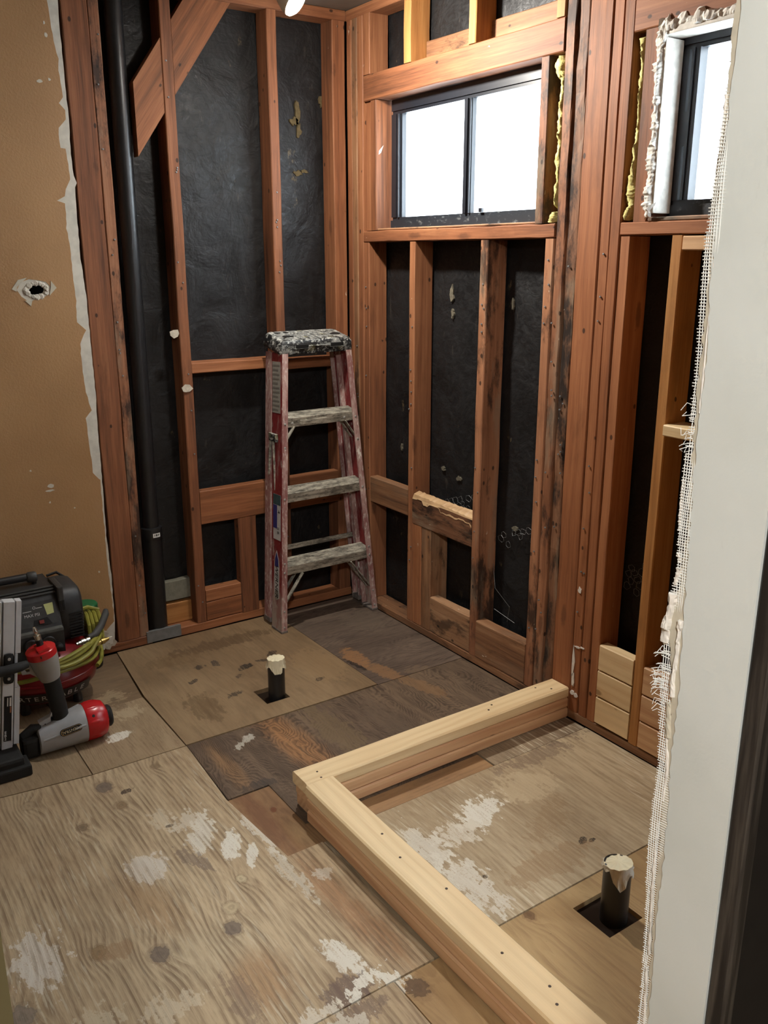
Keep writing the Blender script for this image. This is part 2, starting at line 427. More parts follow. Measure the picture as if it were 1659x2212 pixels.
# ================================================================== setting: floor
def xy(z0):
    return lambda a, b, d: Vector((a, b, z0 + d))
floor = MB().box((-3.3, -5.0, -.05), (.30, .12, -.016)).build('floor', M_SUB); tag(floor, kind='structure')
WHITE = S(214, 210, 196)
def sheet(poly, mat, holes=(), dz=0.0, name='plywood_sheet', label=None):
    n = len(poly); c = Vector((sum(p[0] for p in poly) / n, sum(p[1] for p in poly) / n))
    o = MB().prism(poly, xy(dz), -.016, 0, holes).build(name, mat, floor)
    if label: o['label'] = label
    return o
def rect(x0, y0, x1, y1, g=.0016): return [(x0 + g, y0 + g), (x1 - g, y0 + g), (x1 - g, y1 - g), (x0 + g, y1 - g)]
KN = S(112, 98, 88)
# back tan sheet with the sink drain
M_P1 = ply('ply_tan', S(126, 103, 76), S(152, 129, 98), S(98, 77, 55), 1, 22, 12, .35, .3, seed=2.3, dirt=.38, dirtc=S(88, 68, 48),
  patches=[(-.744,-.411,.034,.020,20,S(44,40,36),1.2,.9),(-.829,-.314,.016,.03,0,S(60,52,46),1.2,.85),(-.957,-.414,.026,.014,30,S(48,42,38),1.2,.9),
    (-.877,-.591,.03,.016,10,S(50,44,38),1.8,.8),(-.60,-.36,.03,.014,30,S(54,44,36),1.6,.85),(-.56,-.66,.022,.014,20,S(50,40,32),1.2,.85),(-.891,-.31,.02,.02,0,S(52,46,40),1.8,.8),
    (-.66,-.40,.03,.012,-20,S(58,50,42),1.4,.8),(-.80,-.47,.02,.012,40,S(62,52,44),1.4,.7),
    (-1.0,-.62,.06,.12,0,S(96,76,52),1.0,.6),(-.72,-.16,.25,.05,0,S(84,64,44),1.2,.6),(-.50,-.55,.09,.16,0,S(152,126,92),1.0,.5),(-.95,-.2,.12,.06,0,S(110,86,58),1.0,.5)])
H1 = [(-.809,-.722),(-.717,-.722),(-.717,-.612),(-.809,-.612)]
sheet([(-1.149,-.817),(-.405,-.815),(-.412,-.006),(-1.11,-.006),(-1.148,-.424)], M_P1, [H1], 0)
# dark sheet behind, by the right wall
DK, DKL, DKD = S(96, 81, 70), S(122, 105, 91), S(56, 47, 41)
OR = S(150, 110, 74)
M_P2 = ply('ply_dark_back', DK, DKL, DKD, 0, 70, 22, .6, .7, seed=5.1, dirt=.5, dirtc=S(50, 42, 38), stretch=4,
  patches=[(-.352,-.58,.045,.10,-6,OR,.9,.8),(-.325,-.74,.04,.12,12,S(144,108,74),1.0,.7),(-.385,-.63,.012,.06,10,S(40,36,34),1.4,.95),(-.12,-.3,.10,.12,0,S(112,98,84),1.6,.45),(-.20,-.86,.06,.10,20,S(124,104,82),1.2,.5)])
sheet([(-.402,-.818),(-.002,-.818),(-.002,-.006),(-.409,-.006)], M_P2, dz=-.001)
M_P3 = ply('ply_dark_front', S(98, 81, 66), S(122, 102, 82), S(52, 42, 35), 1, 75, 26, .75, .6, seed=8.4, dirt=.45, dirtc=S(52, 44, 38), stretch=2.0,
  patches=[(-.85,-1.0,.062,.34,3,S(166,122,82),.5,1),(-1.09,-1.03,.03,.2,0,S(144,112,80),.5,.9),(-.70,-1.0,.06,.2,0,S(116,98,72),1.8,.6),(-.52,-1.05,.05,.16,0,S(104,88,72),1.8,.5),
   (-.98,-.90,.05,.018,30,WHITE,1.6,.5),(-1.06,-1.15,.06,.03,0,S(70,62,56),1.6,.8),(-.275,-.92,.035,.14,14,S(138,106,74),.9,.6)])
sheet([(-1.163,-1.165),(-1.148,-.82),(-.002,-.82),(-.002,-1.39),(-1.031,-1.39),(-1.031,-1.165)], M_P3, dz=-.002)
# small red-brown patch sheet beside the curb
M_P4 = ply('ply_red_brown', S(126, 95, 68), S(148, 116, 82), S(92, 66, 48), 1, 26, 12, .45, .3, seed=3.9, dirt=.3, dirtc=S(96, 66, 46),
  patches=[(-1.12,-1.30,.035,.2,0,S(112,74,52),.6,.7),(-1.06,-1.42,.03,.08,0,S(150,124,88),.6,.7)], knots=[(-1.075,-1.28,.010,S(110,62,38))])
sheet([(-1.139,-1.487),(-.862,-1.487),(-.862,-1.168),(-1.165,-1.168)], M_P4, dz=-.005, label='small red-brown plywood patch beside the curb')
# big weathered sheet
GL, GB, GD = S(195, 175, 143), S(173, 151, 120), S(104, 83, 62)
M_P5 = ply('ply_weathered', GB, GL, GD, 1, 66, 3.2, .74, .55, seed=1.0, dirt=.22, dirtc=S(112, 92, 70), stretch=5.5, whitegrain=.55,
  knots=[(-1.443,-.902,.026,KN),(-1.651,-.873,.018,S(160,140,112)),(-1.552,-1.06,.016,S(124,104,82)),(-1.656,-1.542,.020,S(140,116,84)),(-1.542,-1.625,.024,KN),(-1.371,-1.645,.022,KN),(-1.839,-1.63,.03,S(128,116,104)),
         (-1.277,-.88,.014,S(132,112,86)),(-1.43,-1.02,.018,S(138,116,88)),(-1.28,-1.50,.014,S(190,174,142)),(-1.345,-1.58,.02,S(186,168,136))],
  patches=[(-1.29,-1.27,.035,.10,-25,WHITE,1.9,-.95),(-1.245,-1.36,.028,.065,-20,WHITE,1.0,.95),(-1.215,-1.43,.018,.05,-30,WHITE,1.2,.9),(-1.465,-1.325,.055,.065,0,S(212,206,194),1.2,-.9),
   (-1.775,-1.49,.05,.10,0,S(216,212,202),2.0,-.85),(-1.205,-1.87,.03,.075,10,WHITE,1.2,.9),(-1.165,-1.55,.02,.12,0,S(196,188,170),2.4,.7),(-1.15,-1.32,.02,.14,0,S(206,200,186),2.4,.75),
   (-1.30,-1.20,.05,.04,0,S(206,198,180),2.6,.6),(-1.36,-1.15,.03,.05,0,S(200,190,168),2.4,.5),
   (-1.115,-1.70,.04,.22,0,S(160,124,90),.7,.9),(-1.09,-1.86,.035,.12,0,S(158,122,88),.7,.8),(-1.10,-1.60,.02,.03,0,S(196,188,172),2.6,.7),
   (-1.245,-1.955,.07,.045,0,S(104,86,78),1.2,.75),(-1.205,-1.952,.055,.014,15,WHITE,2.8,.95),(-1.16,-1.975,.03,.02,-50,WHITE,3.0,.95),(-1.24,-1.975,.02,.008,20,WHITE,2.0,.9),
   (-1.36,-1.98,.08,.02,10,S(206,198,180),3.0,.8),(-1.50,-1.46,.06,.14,10,S(170,140,104),.6,.7),(-1.385,-1.82,.07,.11,0,S(172,138,102),.7,.8),(-1.44,-1.84,.03,.08,0,S(122,104,90),1.6,.5),
   (-1.45,-1.68,.12,.08,0,S(190,174,144),.8,.6),(-1.72,-1.75,.05,.06,0,S(200,188,162),2.4,.6),(-1.58,-1.78,.06,.04,0,S(204,192,168),2.6,.55),
   (-1.39,-.96,.022,.010,20,S(64,52,44),1.6,.9),(-1.35,-1.19,.012,.006,0,S(70,56,46),1.6,.8),(-1.35,-1.36,.02,.07,20,S(112,98,88),2.0,.6),(-1.62,-1.56,.04,.03,0,S(150,120,88),1.2,.6)])
sheet([(-1.95,-1.985),(-1.035,-1.985),(-1.035,-1.489),(-1.141,-1.489),(-1.168,-1.166),(-1.151,-.824),(-1.46,-.819),(-1.95,-.757)], M_P5, dz=0.0, label='large weathered grey plywood sheet with white paint patches')
# strip under the long curb side
M_P6 = ply('ply_grey_strip', S(130, 112, 86), S(156, 138, 110), S(92, 74, 56), 1, 60, 8, .5, .5, seed=6.2, dirt=.4, whitegrain=.35)
sheet(rect(-1.034,-1.985,-.86,-1.488), M_P6, dz=-.003)
# sheets nearest the camera
M_P7 = ply('ply_knotty', S(158, 128, 88), S(176, 148, 106), S(116, 86, 56), 1, 24, 12, .45, .2, seed=4.4, dirt=.25, dirtc=S(110, 84, 58),
  knots=[(-1.115,-2.03,.028,S(92,70,50)),(-.765,-2.005,.016,S(112,84,58)),(-1.02,-2.25,.02,S(110,80,54))], patches=[(-1.15,-2.0,.03,.02,0,WHITE,2.6,.7)])
sheet(rect(-1.147,-2.62,-.86,-1.987), M_P7, dz=-.002)
M_P8 = ply('ply_weathered_front', GB, GL, GD, 1, 66, 3.2, .74, .55, seed=1.0, dirt=.28, dirtc=S(112, 92, 70), stretch=5.5, whitegrain=.6,
  patches=[(-1.26,-2.02,.07,.03,0,S(104,86,78),1.4,.6),(-1.30,-2.03,.05,.03,0,S(206,198,180),2.8,.7)])
sheet(rect(-1.95,-2.62,-1.148,-1.987), M_P8)
# inside the curb
M_P9 = ply('ply_reddish_strip', S(150, 116, 82), S(166, 132, 94), S(110, 80, 56), 0, 30, 8, .35, .3, seed=9.1, dirt=.35)
sheet(rect(-.86,-1.468,-.405,-1.3), M_P9, dz=-.003)
SB, SL = S(166, 147, 118), S(190, 173, 143)
sp = [(-.60,-1.63,.10,.05,25,S(216,212,198),1.7,.95),(-.70,-1.665,.07,.05,10,S(206,198,180),2.2,.8),(-.82,-1.68,.05,.10,0,S(206,200,184),2.4,.8),(-.81,-1.83,.05,.12,0,S(208,202,186),2.4,.8),(-.45,-1.88,.022,.010,20,S(44,36,30),1.8,.9),(-.425,-1.895,.012,.007,0,S(44,36,30),1.6,.9),
      (-.764,-1.842,.008,.008,0,S(50,40,32),1.2,.9),(-.40,-1.60,.10,.08,0,S(196,178,146),1.6,.5),(-.25,-1.50,.16,.04,0,S(112,94,80),2.0,.55),(-.10,-1.44,.12,.05,0,S(104,88,76),2.0,.55),(-.6,-1.9,.14,.05,0,S(142,114,82),1.8,.5),(-.45,-1.76,.12,.04,30,S(140,116,86),2.0,.5)]
M_P10 = ply('ply_shower', SB, SL, S(118, 96, 70), 1, 55, 7, .42, .6, seed=7.7, dirt=.32, dirtc=S(104, 84, 64), whitegrain=.85, patches=sp, stretch=4.0)
sheet([(-.86,-1.99),(-.002,-1.99),(-.002,-1.471),(-.86,-1.471)], M_P10, dz=0, label='scuffed plywood sheet with white patches inside the curb')
M_P11 = ply('ply_shower_back', S(126, 108, 88), S(160, 142, 116), S(90, 74, 58), 1, 70, 8, .45, .7, seed=2.7, dirt=.4, whitegrain=.8)
sheet(rect(-.403,-1.470,-.002,-1.3), M_P11, dz=-.001)
H2 = [(-.660,-2.165),(-.545,-2.165),(-.545,-2.048),(-.660,-2.048)]
sheet([(-.86,-2.62),(-.002,-2.62),(-.002,-1.993),(-.86,-1.993)], M_P7, [H2], -.002)
# left corner sheets
M_P12 = ply('ply_osb', S(142, 121, 94), S(162, 141, 112), S(106, 86, 64), 1, 60, 14, .25, .8, seed=3.3, dirt=.25, dirtc=S(110, 86, 62),
  patches=[(-1.311,-.642,.045,.028,15,S(222,218,204),1.0,.95),(-1.24,-.50,.05,.05,0,S(190,172,142),2.2,.5),(-1.25,-.45,.03,.03,0,S(98,78,58),1.8,.5)])
sheet([(-1.449,-.816),(-1.153,-.820),(-1.155,-.426),(-1.449,-.44)], M_P12, dz=0)
sheet([(-1.95,-.752),(-1.452,-.814),(-1.452,-.30),(-1.95,-.30)], M_P12, dz=-.001)
M_P13 = ply('ply_brown_left', S(112, 92, 70), S(136, 114, 88), S(84, 66, 50), 0, 30, 10, .35, .4, seed=6.6, dirt=.4, patches=[(-1.25,-.36,.06,.05,0,S(176,156,124),2.2,.6)])
sheet([(-1.449,-.436),(-1.155,-.422),(-1.114,-.01),(-1.449,-.01)], M_P13, dz=-.002)
sheet(rect(-1.95,-.297,-1.452,-.01), M_P13, dz=-.002)
sheet([(-3.2,-2.62),(-1.953,-2.62),(-1.953,-.01),(-3.2,-.01)], M_P13, dz=-.001)
sheet(rect(-3.2,-4.95,.0,-2.624), M_P8, dz=-.001)

# ================================================================== setting: back wall
ZT = 2.40
def crumpled(name, plane, a0, a1, holes, mat):
    """sheet of building paper with real wrinkles; plane 'y' (back wall) or 'x' (right wall)"""
    from mathutils import noise as mn
    st = .03; na = int(round((a1 - a0) / st)); nz = int(2.44 / st); vs = []; fs = []
    for j in range(nz + 1):
        for i in range(na + 1):
            a = a0 + (a1 - a0) * i / na; z = -.02 + 2.46 * j / nz
            d = .0895 + .004 + .006 * mn.fractal(Vector((a * 4, z * 3.2, 1.3 if plane == 'y' else 8.1)), .6, 2.1, 4) 
            d = max(d, .0905)
            vs.append((a, d, z) if plane == 'y' else (d, a, z))
    for j in range(nz):
        for i in range(na):
            a = a0 + (a1 - a0) * (i + .5) / na; z = -.02 + 2.46 * (j + .5) / nz
            if any(h[0] < a < h[1] and h[2] < z < h[3] for h in holes): continue
            q = j * (na + 1) + i; fs.append((q, q + 1, q + na + 2, q + na + 1))
    o = mesh(name, vs, fs, mat, None, True); return o
wb = crumpled('wall_back', 'y', -3.2, .12, [], M_PAPER); tag(wb, kind='structure')
D = .0885
b = lambda n, x0, x1, z0, z1, ax, m=M_OLD, y0=0.0, y1=D, **k: board(n, (x0, y0, z0), (x1, y1, z1), ax, m, wb, **k)
b('bottom_plate', -1.98, -.962, .0, .037, 0, M_OLD, .0)
b('bottom_plate', -.874, -.002, .0, .037, 0, M_OLD_B, .0)
b('top_plate', -1.98, 0, ZT, 2.438, 0)
b('post', -1.099, -1.012, .038, ZT, 2, M_OLD)
b('stud', -1.0105, -.972, .038, ZT, 2, M_MOLD, .002)
b('stud', -.762, -.720, .038, ZT, 2, M_OLD)
b('stud', -.347, -.306, .038, ZT, 2, M_OLD)
b('corner_stud', -.062, -.003, .038, ZT, 2, M_OLD)
b('blocking', -.719, -.348, .463, .604, 0, M_OLD_B, .001, .042, rough=.001)
b('blocking', -.305, -.063, .463, .604, 0, M_OLD, .001, .042)
b('fire_block', -.719, -.348, 1.078, 1.118, 0, M_OLD_B, .001)
b('fire_block', -.305, -.063, 1.066, 1.106, 0, M_OLD_B, .001)
b('cripple_stud', -.557, -.474, .038, .462, 2, M_OLD, .001, .045)
b('blocking', -.719, -.5585, .040, .121, 0, M_OLD_B, .001, .05)
b('blocking', -.719, -.5585, .124, .177, 0, M_OLD_B, .001, .05)
b('blocking', -.873, -.764, .038, .128, 0, M_ORANGE, .055, .088)
b('rubble_block', -.873, -.764, .140, .226, 0, M_CONC, .058, .0885, rough=.002)
b('stud', -1.55, -1.51, .038, ZT, 2)
b('stud', -1.98, -1.94, .038, ZT, 2)
# diagonal let-in brace, cut between the studs
sl = 1.408
def brace(x0, x1):
    f = lambda x: 1.835 + sl * (x + .888)
    poly = []
    for x in (x0, x1): poly.append((x, min(f(x), ZT - .001)))
    t0, t1 = f(x0) + .242, f(x1) + .242
    zt = ZT - .001
    pts = [(x0, f(x0))]
    xe = -.888 + (zt - 1.835) / sl
    pts += [(x1, f(x1))] if x1 < xe else [(xe, zt)]
    xs = -.888 + (zt - .242 - 1.835) / sl
    pts += [(x1, f(x1) + .242)] if x1 < xs else [(xs, zt)]
    pts += [(x0, f(x0) + .242)]
    mb = MB().prism(pts, lambda a, c, d: Vector((a, d, c)), .004, .05)
    o = off = rnd.uniform(0, 20)
    cs, sn = math.cos(math.atan(sl)), math.sin(math.atan(sl))
    mb.g = [(v[0] * cs + v[2] * sn + off, v[2] * cs - v[0] * sn, v[1]) for v in mb.v]
    return mb.build('diagonal_brace', M_OLD_B, wb)
brace(-.871, -.763); brace(-.719, -.36)
# galvanised nail plate over the plate in front of the pipe
np_ = MB().box((-.984, -.0035, .004), (-.838, -.0012, .052), bev=.0008).box((-.984, -.0012, .049), (-.838, .012, .0515)).build('nail_plate', M_GALV, wb)
# drywall, torn along its right edge
A = [(-1.105,2.44),(-1.108,2.318),(-1.111,2.256),(-1.110,2.187),(-1.110,2.11),(-1.110,2.021),(-1.107,1.967),(-1.112,1.875),(-1.110,1.782),(-1.1015,1.76),(-1.109,1.745),(-1.111,1.668),(-1.112,1.508),(-1.104,1.366),(-1.104,1.2),(-1.103,1.039),(-1.107,.9),(-1.108,.745),(-1.112,.492),(-1.107,.332),(-1.110,.12),(-1.118,.045)]
Bt = [(-1.144,2.44),(-1.144,2.312),(-1.139,2.252),(-1.132,2.177),(-1.124,2.143),(-1.128,2.108),(-1.122,2.055),(-1.123,2.027),(-1.136,2.008),(-1.119,1.988),(-1.120,1.959),(-1.144,1.931),(-1.148,1.891),(-1.144,1.869),(-1.129,1.867),(-1.124,1.819),(-1.123,1.77),(-1.140,1.738),(-1.146,1.715),(-1.173,1.700),(-1.147,1.692),(-1.151,1.61),(-1.145,1.544),(-1.145,1.508),(-1.142,1.367),(-1.146,1.293),(-1.117,1.264),(-1.142,1.217),(-1.143,1.134),(-1.140,1.063),(-1.131,1.005),(-1.123,.976),(-1.147,.949),(-1.145,.891),(-1.142,.81),(-1.141,.743),(-1.120,.715),(-1.1165,.713),(-1.117,.493),(-1.120,.415),(-1.112,.17),(-1.114,.137),(-1.155,.098),(-1.172,.040)]
xz = lambda a, c, d: Vector((a, d, c))
def jag(pts, amt, step):
    out = []
    for (a, c), (e, f) in zip(pts, pts[1:]):
        n = max(1, int(math.hypot(e - a, f - c) / step))
        for i in range(n):
            t = i / n; out.append((a + (e - a) * t + rnd.uniform(-amt, amt), c + (f - c) * t))
    return out + [pts[-1]]
HOLE = [(-1.300,1.402),(-1.285,1.421),(-1.262,1.424),(-1.243,1.412),(-1.250,1.396),(-1.272,1.388),(-1.290,1.390)]
core = MB().prism(jag(A, .0012, .02) + [(-3.2,.045),(-3.2,2.44)], xz, -.0125, -.0005, [HOLE]).build('gypsum_board', M_GYP, wb)
PH = [(-1.338,1.408),(-1.322,1.432),(-1.295,1.443),(-1.268,1.440),(-1.240,1.434),(-1.222,1.415),(-1.232,1.394),(-1.250,1.383),(-1.272,1.378),(-1.290,1.371),(-1.305,1.368),(-1.322,1.386)]
skin = MB().prism(jag(Bt, .0015, .016) + [(-3.2,.040),(-3.2,2.44)], xz, -.0140, -.0126, [jag(PH + PH[:1], .002, .012)[:-1]]).build('painted_surface', M_TAN, wb)
# lifted paper around the knocked hole and the crumbled plaster in it
for ring, mat, y0, y1 in (([(-1.353,1.411),(-1.330,1.441),(-1.300,1.448),(-1.335,1.418),(-1.338,1.402)], M_TAPE_D, -.0165, -.0142), ([(-1.222,1.437),(-1.205,1.413),(-1.232,1.386),(-1.228,1.402),(-1.224,1.416)], M_TAPE_D, -.0165, -.0142), ([(-1.315,1.372),(-1.296,1.353),(-1.290,1.372)], M_TAPE_D, -.0165, -.0142)):
    MB().prism(ring, xz, y0, y1).build('torn_paper', mat, wb)
for i in range(16):
    t = i / 16 * 2 * math.pi
    cx, cz = -1.272 + .034 * math.cos(t), 1.406 + .023 * math.sin(t); r = rnd.uniform(.007, .012)
    MB().lathe([(r * .7, -.004), (r, 0), (r * .6, .004)], (cx, -.0135 + rnd.uniform(-.002, .003), cz), 7, (rnd.uniform(-.4,.4), -1, rnd.uniform(-.4,.4))).build('plaster_crumb', M_GYP, wb)
for cx, cz, sx, sz in [(-1.16,2.244,.003,.006),(-1.158,2.21,.005,.009),(-1.193,2.069,.010,.006),(-1.160,2.077,.005,.005),(-1.296,.714,.013,.008),(-1.300,.698,.016,.004),(-1.305,.654,.004,.004),(-1.143,.18,.007,.006),(-1.153,.353,.004,.004),(-1.36,.78,.004,.004),(-1.22,.62,.004,.003)]:
    pts = [(cx + sx * rnd.uniform(.6, 1.2) * math.cos(k * .785), cz + sz * rnd.uniform(.6, 1.2) * math.sin(k * .785)) for k in range(8)]
    MB().prism(pts, xz, -.0153, -.0141).build('paint_chip', M_GYP, wb)
# broken base of the drywall
for k in range(9):
    cx = -1.125 - .008 * k - rnd.uniform(0, .006); cz = .035 + rnd.uniform(.0, .07)
    pts = [(cx + rnd.uniform(.010, .020) * math.cos(q * 1.05), cz + rnd.uniform(.008, .020) * math.sin(q * 1.05)) for q in range(6)]
    MB().prism(pts, xz, -.018 - rnd.uniform(0, .004), -.0145).build('plaster_crumb', M_GYP if k % 2 else M_GYPD, wb)
for (cx, cz) in ((-.782, 1.235), (-.748, 1.022)):
    pts = [(cx + rnd.uniform(.016, .026) * math.cos(q * .9), cz + rnd.uniform(.012, .022) * math.sin(q * .9)) for q in range(7)]
    MB().prism(pts, xz, -.006, -.0015).build('drywall_scrap', M_GYPD, wb)

# ================================================================== setting: right wall with the windows
W1 = (-1.118, -.208, 1.612, 2.098); W2 = (-2.62, -1.575, 1.612, 2.098)
wr = crumpled('wall_right', 'x', -2.70, .12, [W1, W2], M_PAPER); tag(wr, kind='structure')
def r(n, y0, y1, z0, z1, ax, m=M_OLD, x0=0.0, x1=D, **k):   # y0 > y1 as listed from the corner outwards
    return board(n, (x0, min(y0, y1), z0), (x1, max(y0, y1), z1), ax, m, wr, **k)
r('bottom_plate', -.003, -2.69, 0, .031, 1, M_GREYED)
r('top_plate', -.003, -2.69, ZT, 2.438, 1)
r('corner_stud', -.004, -.040, .032, ZT, 2, M_OLD, .0015)
r('corner_stud', -.042, -.080, .032, ZT, 2, M_GREYED)
r('king_stud', -.082, -.121, .032, ZT, 2, M_OLD)
r('trimmer_stud', -.123, -.161, .032, 1.571, 2, M_OLD)
r('trimmer_stud', -.123, -.170, 2.189, ZT, 2, M_OLD)
r('trimmer_stud', -.123, -.172, 1.617, 2.093, 2, M_OLD, .014)
r('jack_stud', -.176, -.214, 1.617, 2.093, 2, M_OLD_B)
r('window_sill', -.123, -1.203, 1.573, 1.615, 1, M_OLD, -.001, rough=.0005)
r('window_header', -.130, -1.203, 2.095, 2.187, 1, M_OLD, -.002)
r('jack_stud', -1.112, -1.149, 1.617, 2.093, 2, M_MOLD)
r('cripple_stud', -.394, -.436, 2.189, ZT, 2, M_ORANGE)
r('cripple_stud', -.760, -.797, 2.189, ZT, 2, M_ORANGE)
r('cripple_stud', -1.166, -1.2035, 2.189, ZT, 2, M_ORANGE)
r('nailing_strip', -.44, -1.16, 2.19, 2.262, 1, M_GREYED, .070, .0885)
r('stud', -.441, -.475, .032, 1.571, 2, M_OLD)
r('stud', -.853, -.892, .032, 1.571, 2, M_MOLD, -.001)
r('stud', -1.164, -1.203, .032, 1.571, 2, M_MOLD)
r('stud', -1.205, -1.243, .032, ZT, 2, M_MOLD, .004, rough=.0008)
r('stud', -1.256, -1.296, .032, ZT, 2, M_MOLD2, .003, rough=.0022)
r('post', -1.300, -1.386, .032, ZT, 2, M_OLD_B)
r('stud', -1.388, -1.425, .032, ZT, 2, M_OLD_B, .001)
r('stud', -1.427, -1.464, .032, ZT, 2, M_OLD_B, .0)
r('trimmer_stud', -1.4665, -1.503, .032, 1.573, 2, M_OLD_B, .001)
r('blocking', -.163, -.440, .487, .600, 1, M_GREYED, .001, .042)
r('blocking', -.477, -.852, .466, .580, 1, M_MOLD2, -.002, .042, rough=.001, top_rough=.012)
# torn pale top of that block
tv = []; n = 30; q = random.Random(11); lo_ = .572
for i in range(n + 1):
    u = i / n; y = -.479 - .372 * u
    if i % 3 == 0: lo_ = .574 - .022 * u + q.uniform(-.010, .008)
    tv += [(-.0035, y, lo_ + q.uniform(-.002, .002)), (.001 + q.uniform(0, .004), y, .592 - .014 * u + q.uniform(-.002, .002)), (.030, y, .600 - .004 * u + q.uniform(-.002, .002)), (.040, y, .570)]
tf = [(i * 4 + k, i * 4 + (k + 1) % 4, i * 4 + 4 + (k + 1) % 4, i * 4 + 4 + k) for i in range(n) for k in range(4)] + [(3, 2, 1, 0), tuple(n * 4 + k for k in range(4))]
fix(mesh('splintered_edge', tv, tf, M_TORN, wr, attr=[(v[1], v[2], v[0]) for v in tv]))
r('cripple_stud', -.477, -.535, .033, .465, 2, M_OLD_B, .0)
r('cripple_stud', -.537, -.600, .033, .465, 2, M_GREYED, .001, rough=.001)
r('blocking', -.602, -.852, .033, .183, 1, M_GREYED, .001, .045, rough=.001)
r('blocking', -.893, -1.163, .033, .184, 1, M_GREYED, -.002, .045, rough=.001)
# second window's framing
r('window_sill', -1.466, -2.69, 1.575, 1.610, 1, M_OLD_B, -.002)
r('window_header', -1.466, -2.69, 2.098, ZT, 1, M_OLD, -.001)
r('jack_stud', -1.505, -1.553, 1.611, 2.096, 2, M_OLD_B)
r('stud', -1.646, -1.682, .032, 1.573, 2, M_ORANGE)
r('stud', -2.03, -2.068, .032, 1.573, 2, M_ORANGE)
r('stud', -2.42, -2.458, .032, 1.573, 2, M_ORANGE)
r('blocking', -1.684, -2.028, 1.534, 1.571, 1, M_PINE_R, -.002)
r('blocking', -1.684, -2.028, 1.030, 1.062, 1, M_PINE, -.014, .075)
for z0, z1 in ((.038,.131),(.135,.225),(.229,.316)):
    r('pine_block', -1.506, -1.644, z0, z1, 1, M_PINE, -.003, .036, wob=.0004)
for z0, z1 in ((.034,.124),(.128,.215),(.219,.309)):
    r('pine_block', -1.685, -2.028, z0, z1, 1, M_PINE_R, -.003, .036, wob=.0004)
# fibreglass insulation stuffed in the two gaps
def stuffing(path, seed):
    """fluffy strip of batt: path of (z, y centre, half width)"""
    from mathutils import noise as mn_
    vs = []; fs = []; n = 110; K = 12
    for i in range(n + 1):
        u = i / n * (len(path) - 1); k = min(int(u), len(path) - 2); f = u - k
        z, yc, hw = [path[k][m] + (path[k + 1][m] - path[k][m]) * f for m in range(3)]
        e = min(1, i / 3 + .15, (n - i) / 3 + .15)
        for m in range(K):
            t = m / K * 2 * math.pi
            nz = mn_.fractal(Vector((math.cos(t) * 1.2, math.sin(t) * 1.2 + seed * 9, z * 34)), .7, 2.2, 4)
            rr = hw * e * (.95 + .55 * nz)
            vs.append((.022 - .020 * e * math.sin(t) * (1 + .4 * nz), yc - rr * math.cos(t), z + .003 * nz))
    for i in range(n):
        for m in range(K): fs.append((i * K + m, i * K + (m + 1) % K, (i + 1) * K + (m + 1) % K, (i + 1) * K + m))
    fs += [tuple(reversed(range(K))), tuple(n * K + m for m in range(K))]
    return fix(mesh('insulation', vs, fs, M_BATT, wr, True))
stuffing([(1.66,-1.192,.008),(1.75,-1.196,.010),(1.85,-1.196,.012),(1.93,-1.194,.011),(2.0,-1.198,.010),(2.05,-1.196,.009)], 1)
stuffing([(2.025,-1.186,.010),(2.05,-1.182,.020),(2.07,-1.182,.022),(2.088,-1.184,.014)], 2)
stuffing([(1.618,-1.178,.014),(1.632,-1.184,.018),(1.65,-1.190,.014)], 3)
stuffing([(1.70,-1.489,.010),(1.78,-1.490,.012),(1.85,-1.494,.009),(1.92,-1.495,.008),(2.0,-1.494,.007),(2.05,-1.492,.010),(2.085,-1.488,.014)], 4)
stuffing([(1.615,-1.476,.010),(1.65,-1.482,.017),(1.69,-1.486,.016),(1.74,-1.488,.013)], 5)
# plaster return at the second window
ret = MB().box((-.006, -1.580, 1.632), (.066, -1.5545, 2.066), bev=.002).build('plaster_return', M_PLASTER, wr)
MB().box((-.010, -2.60, 2.070), (.066, -1.556, 2.0965), bev=.003).build('plaster_return', M_PLASTER, wr)
def ragged(name, pts, thick, w0, w1, mat, jit, parent, seed=3):
    """irregular crust of broken plaster following a path; each cross-section is uneven"""
    q = random.Random(seed); vs = []; fs = []; n = len(pts)
    for i, (p, u, o) in enumerate(pts):      # point, sideways direction, outward direction
        p, u, o = Vector(p), Vector(u), Vector(o)
        if i % 4 == 0 or i == 0: A0, B0, T0 = q.uniform(.45, 1.45), q.uniform(.5, 1.4), q.uniform(.4, 1.25)
        a = w0 * (A0 + q.uniform(-.12, .12)); b_ = w1 * (B0 + q.uniform(-.12, .12)); t_ = thick * (T0 + q.uniform(-.12, .12))
        vs += [p - u * a, p - u * a * q.uniform(.5, .9) + o * t_ * q.uniform(.5, 1), p + o * t_, p + u * b_ * q.uniform(.3, .8) + o * t_ * q.uniform(.5, 1.1), p + u * b_, p - o * .004]
    for i in range(n - 1):
        for k in range(6): fs.append((i*6+k, i*6+(k+1)%6, (i+1)*6+(k+1)%6, (i+1)*6+k))
    fs += [tuple(reversed(range(6))), tuple((n-1)*6+k for k in range(6))]
    return fix(mesh(name, vs, fs, mat, parent))
ragged('broken_plaster', [((-.005, -1.566, 1.622 + .46 * i / 90), (0, -1, 0), (-1, 0, 0)) for i in range(91)], .013, .016, .008, M_PLASTER, 0, wr)
ragged('broken_plaster', [((-.004, -1.560 - 1.0 * i / 150, 2.090), (0, 0, 1), (-1, 0, 0)) for i in range(151)], .013, .010, .020, M_PLASTER, 0, wr, 5)
ragged('broken_plaster', [((-.004, -1.556 - .03 * i / 8, 2.045 + .006 * i), (0, 0, 1), (-1, 0, 0)) for i in range(9)], .012, .022, .026, M_PLASTER, 0, wr, 8)
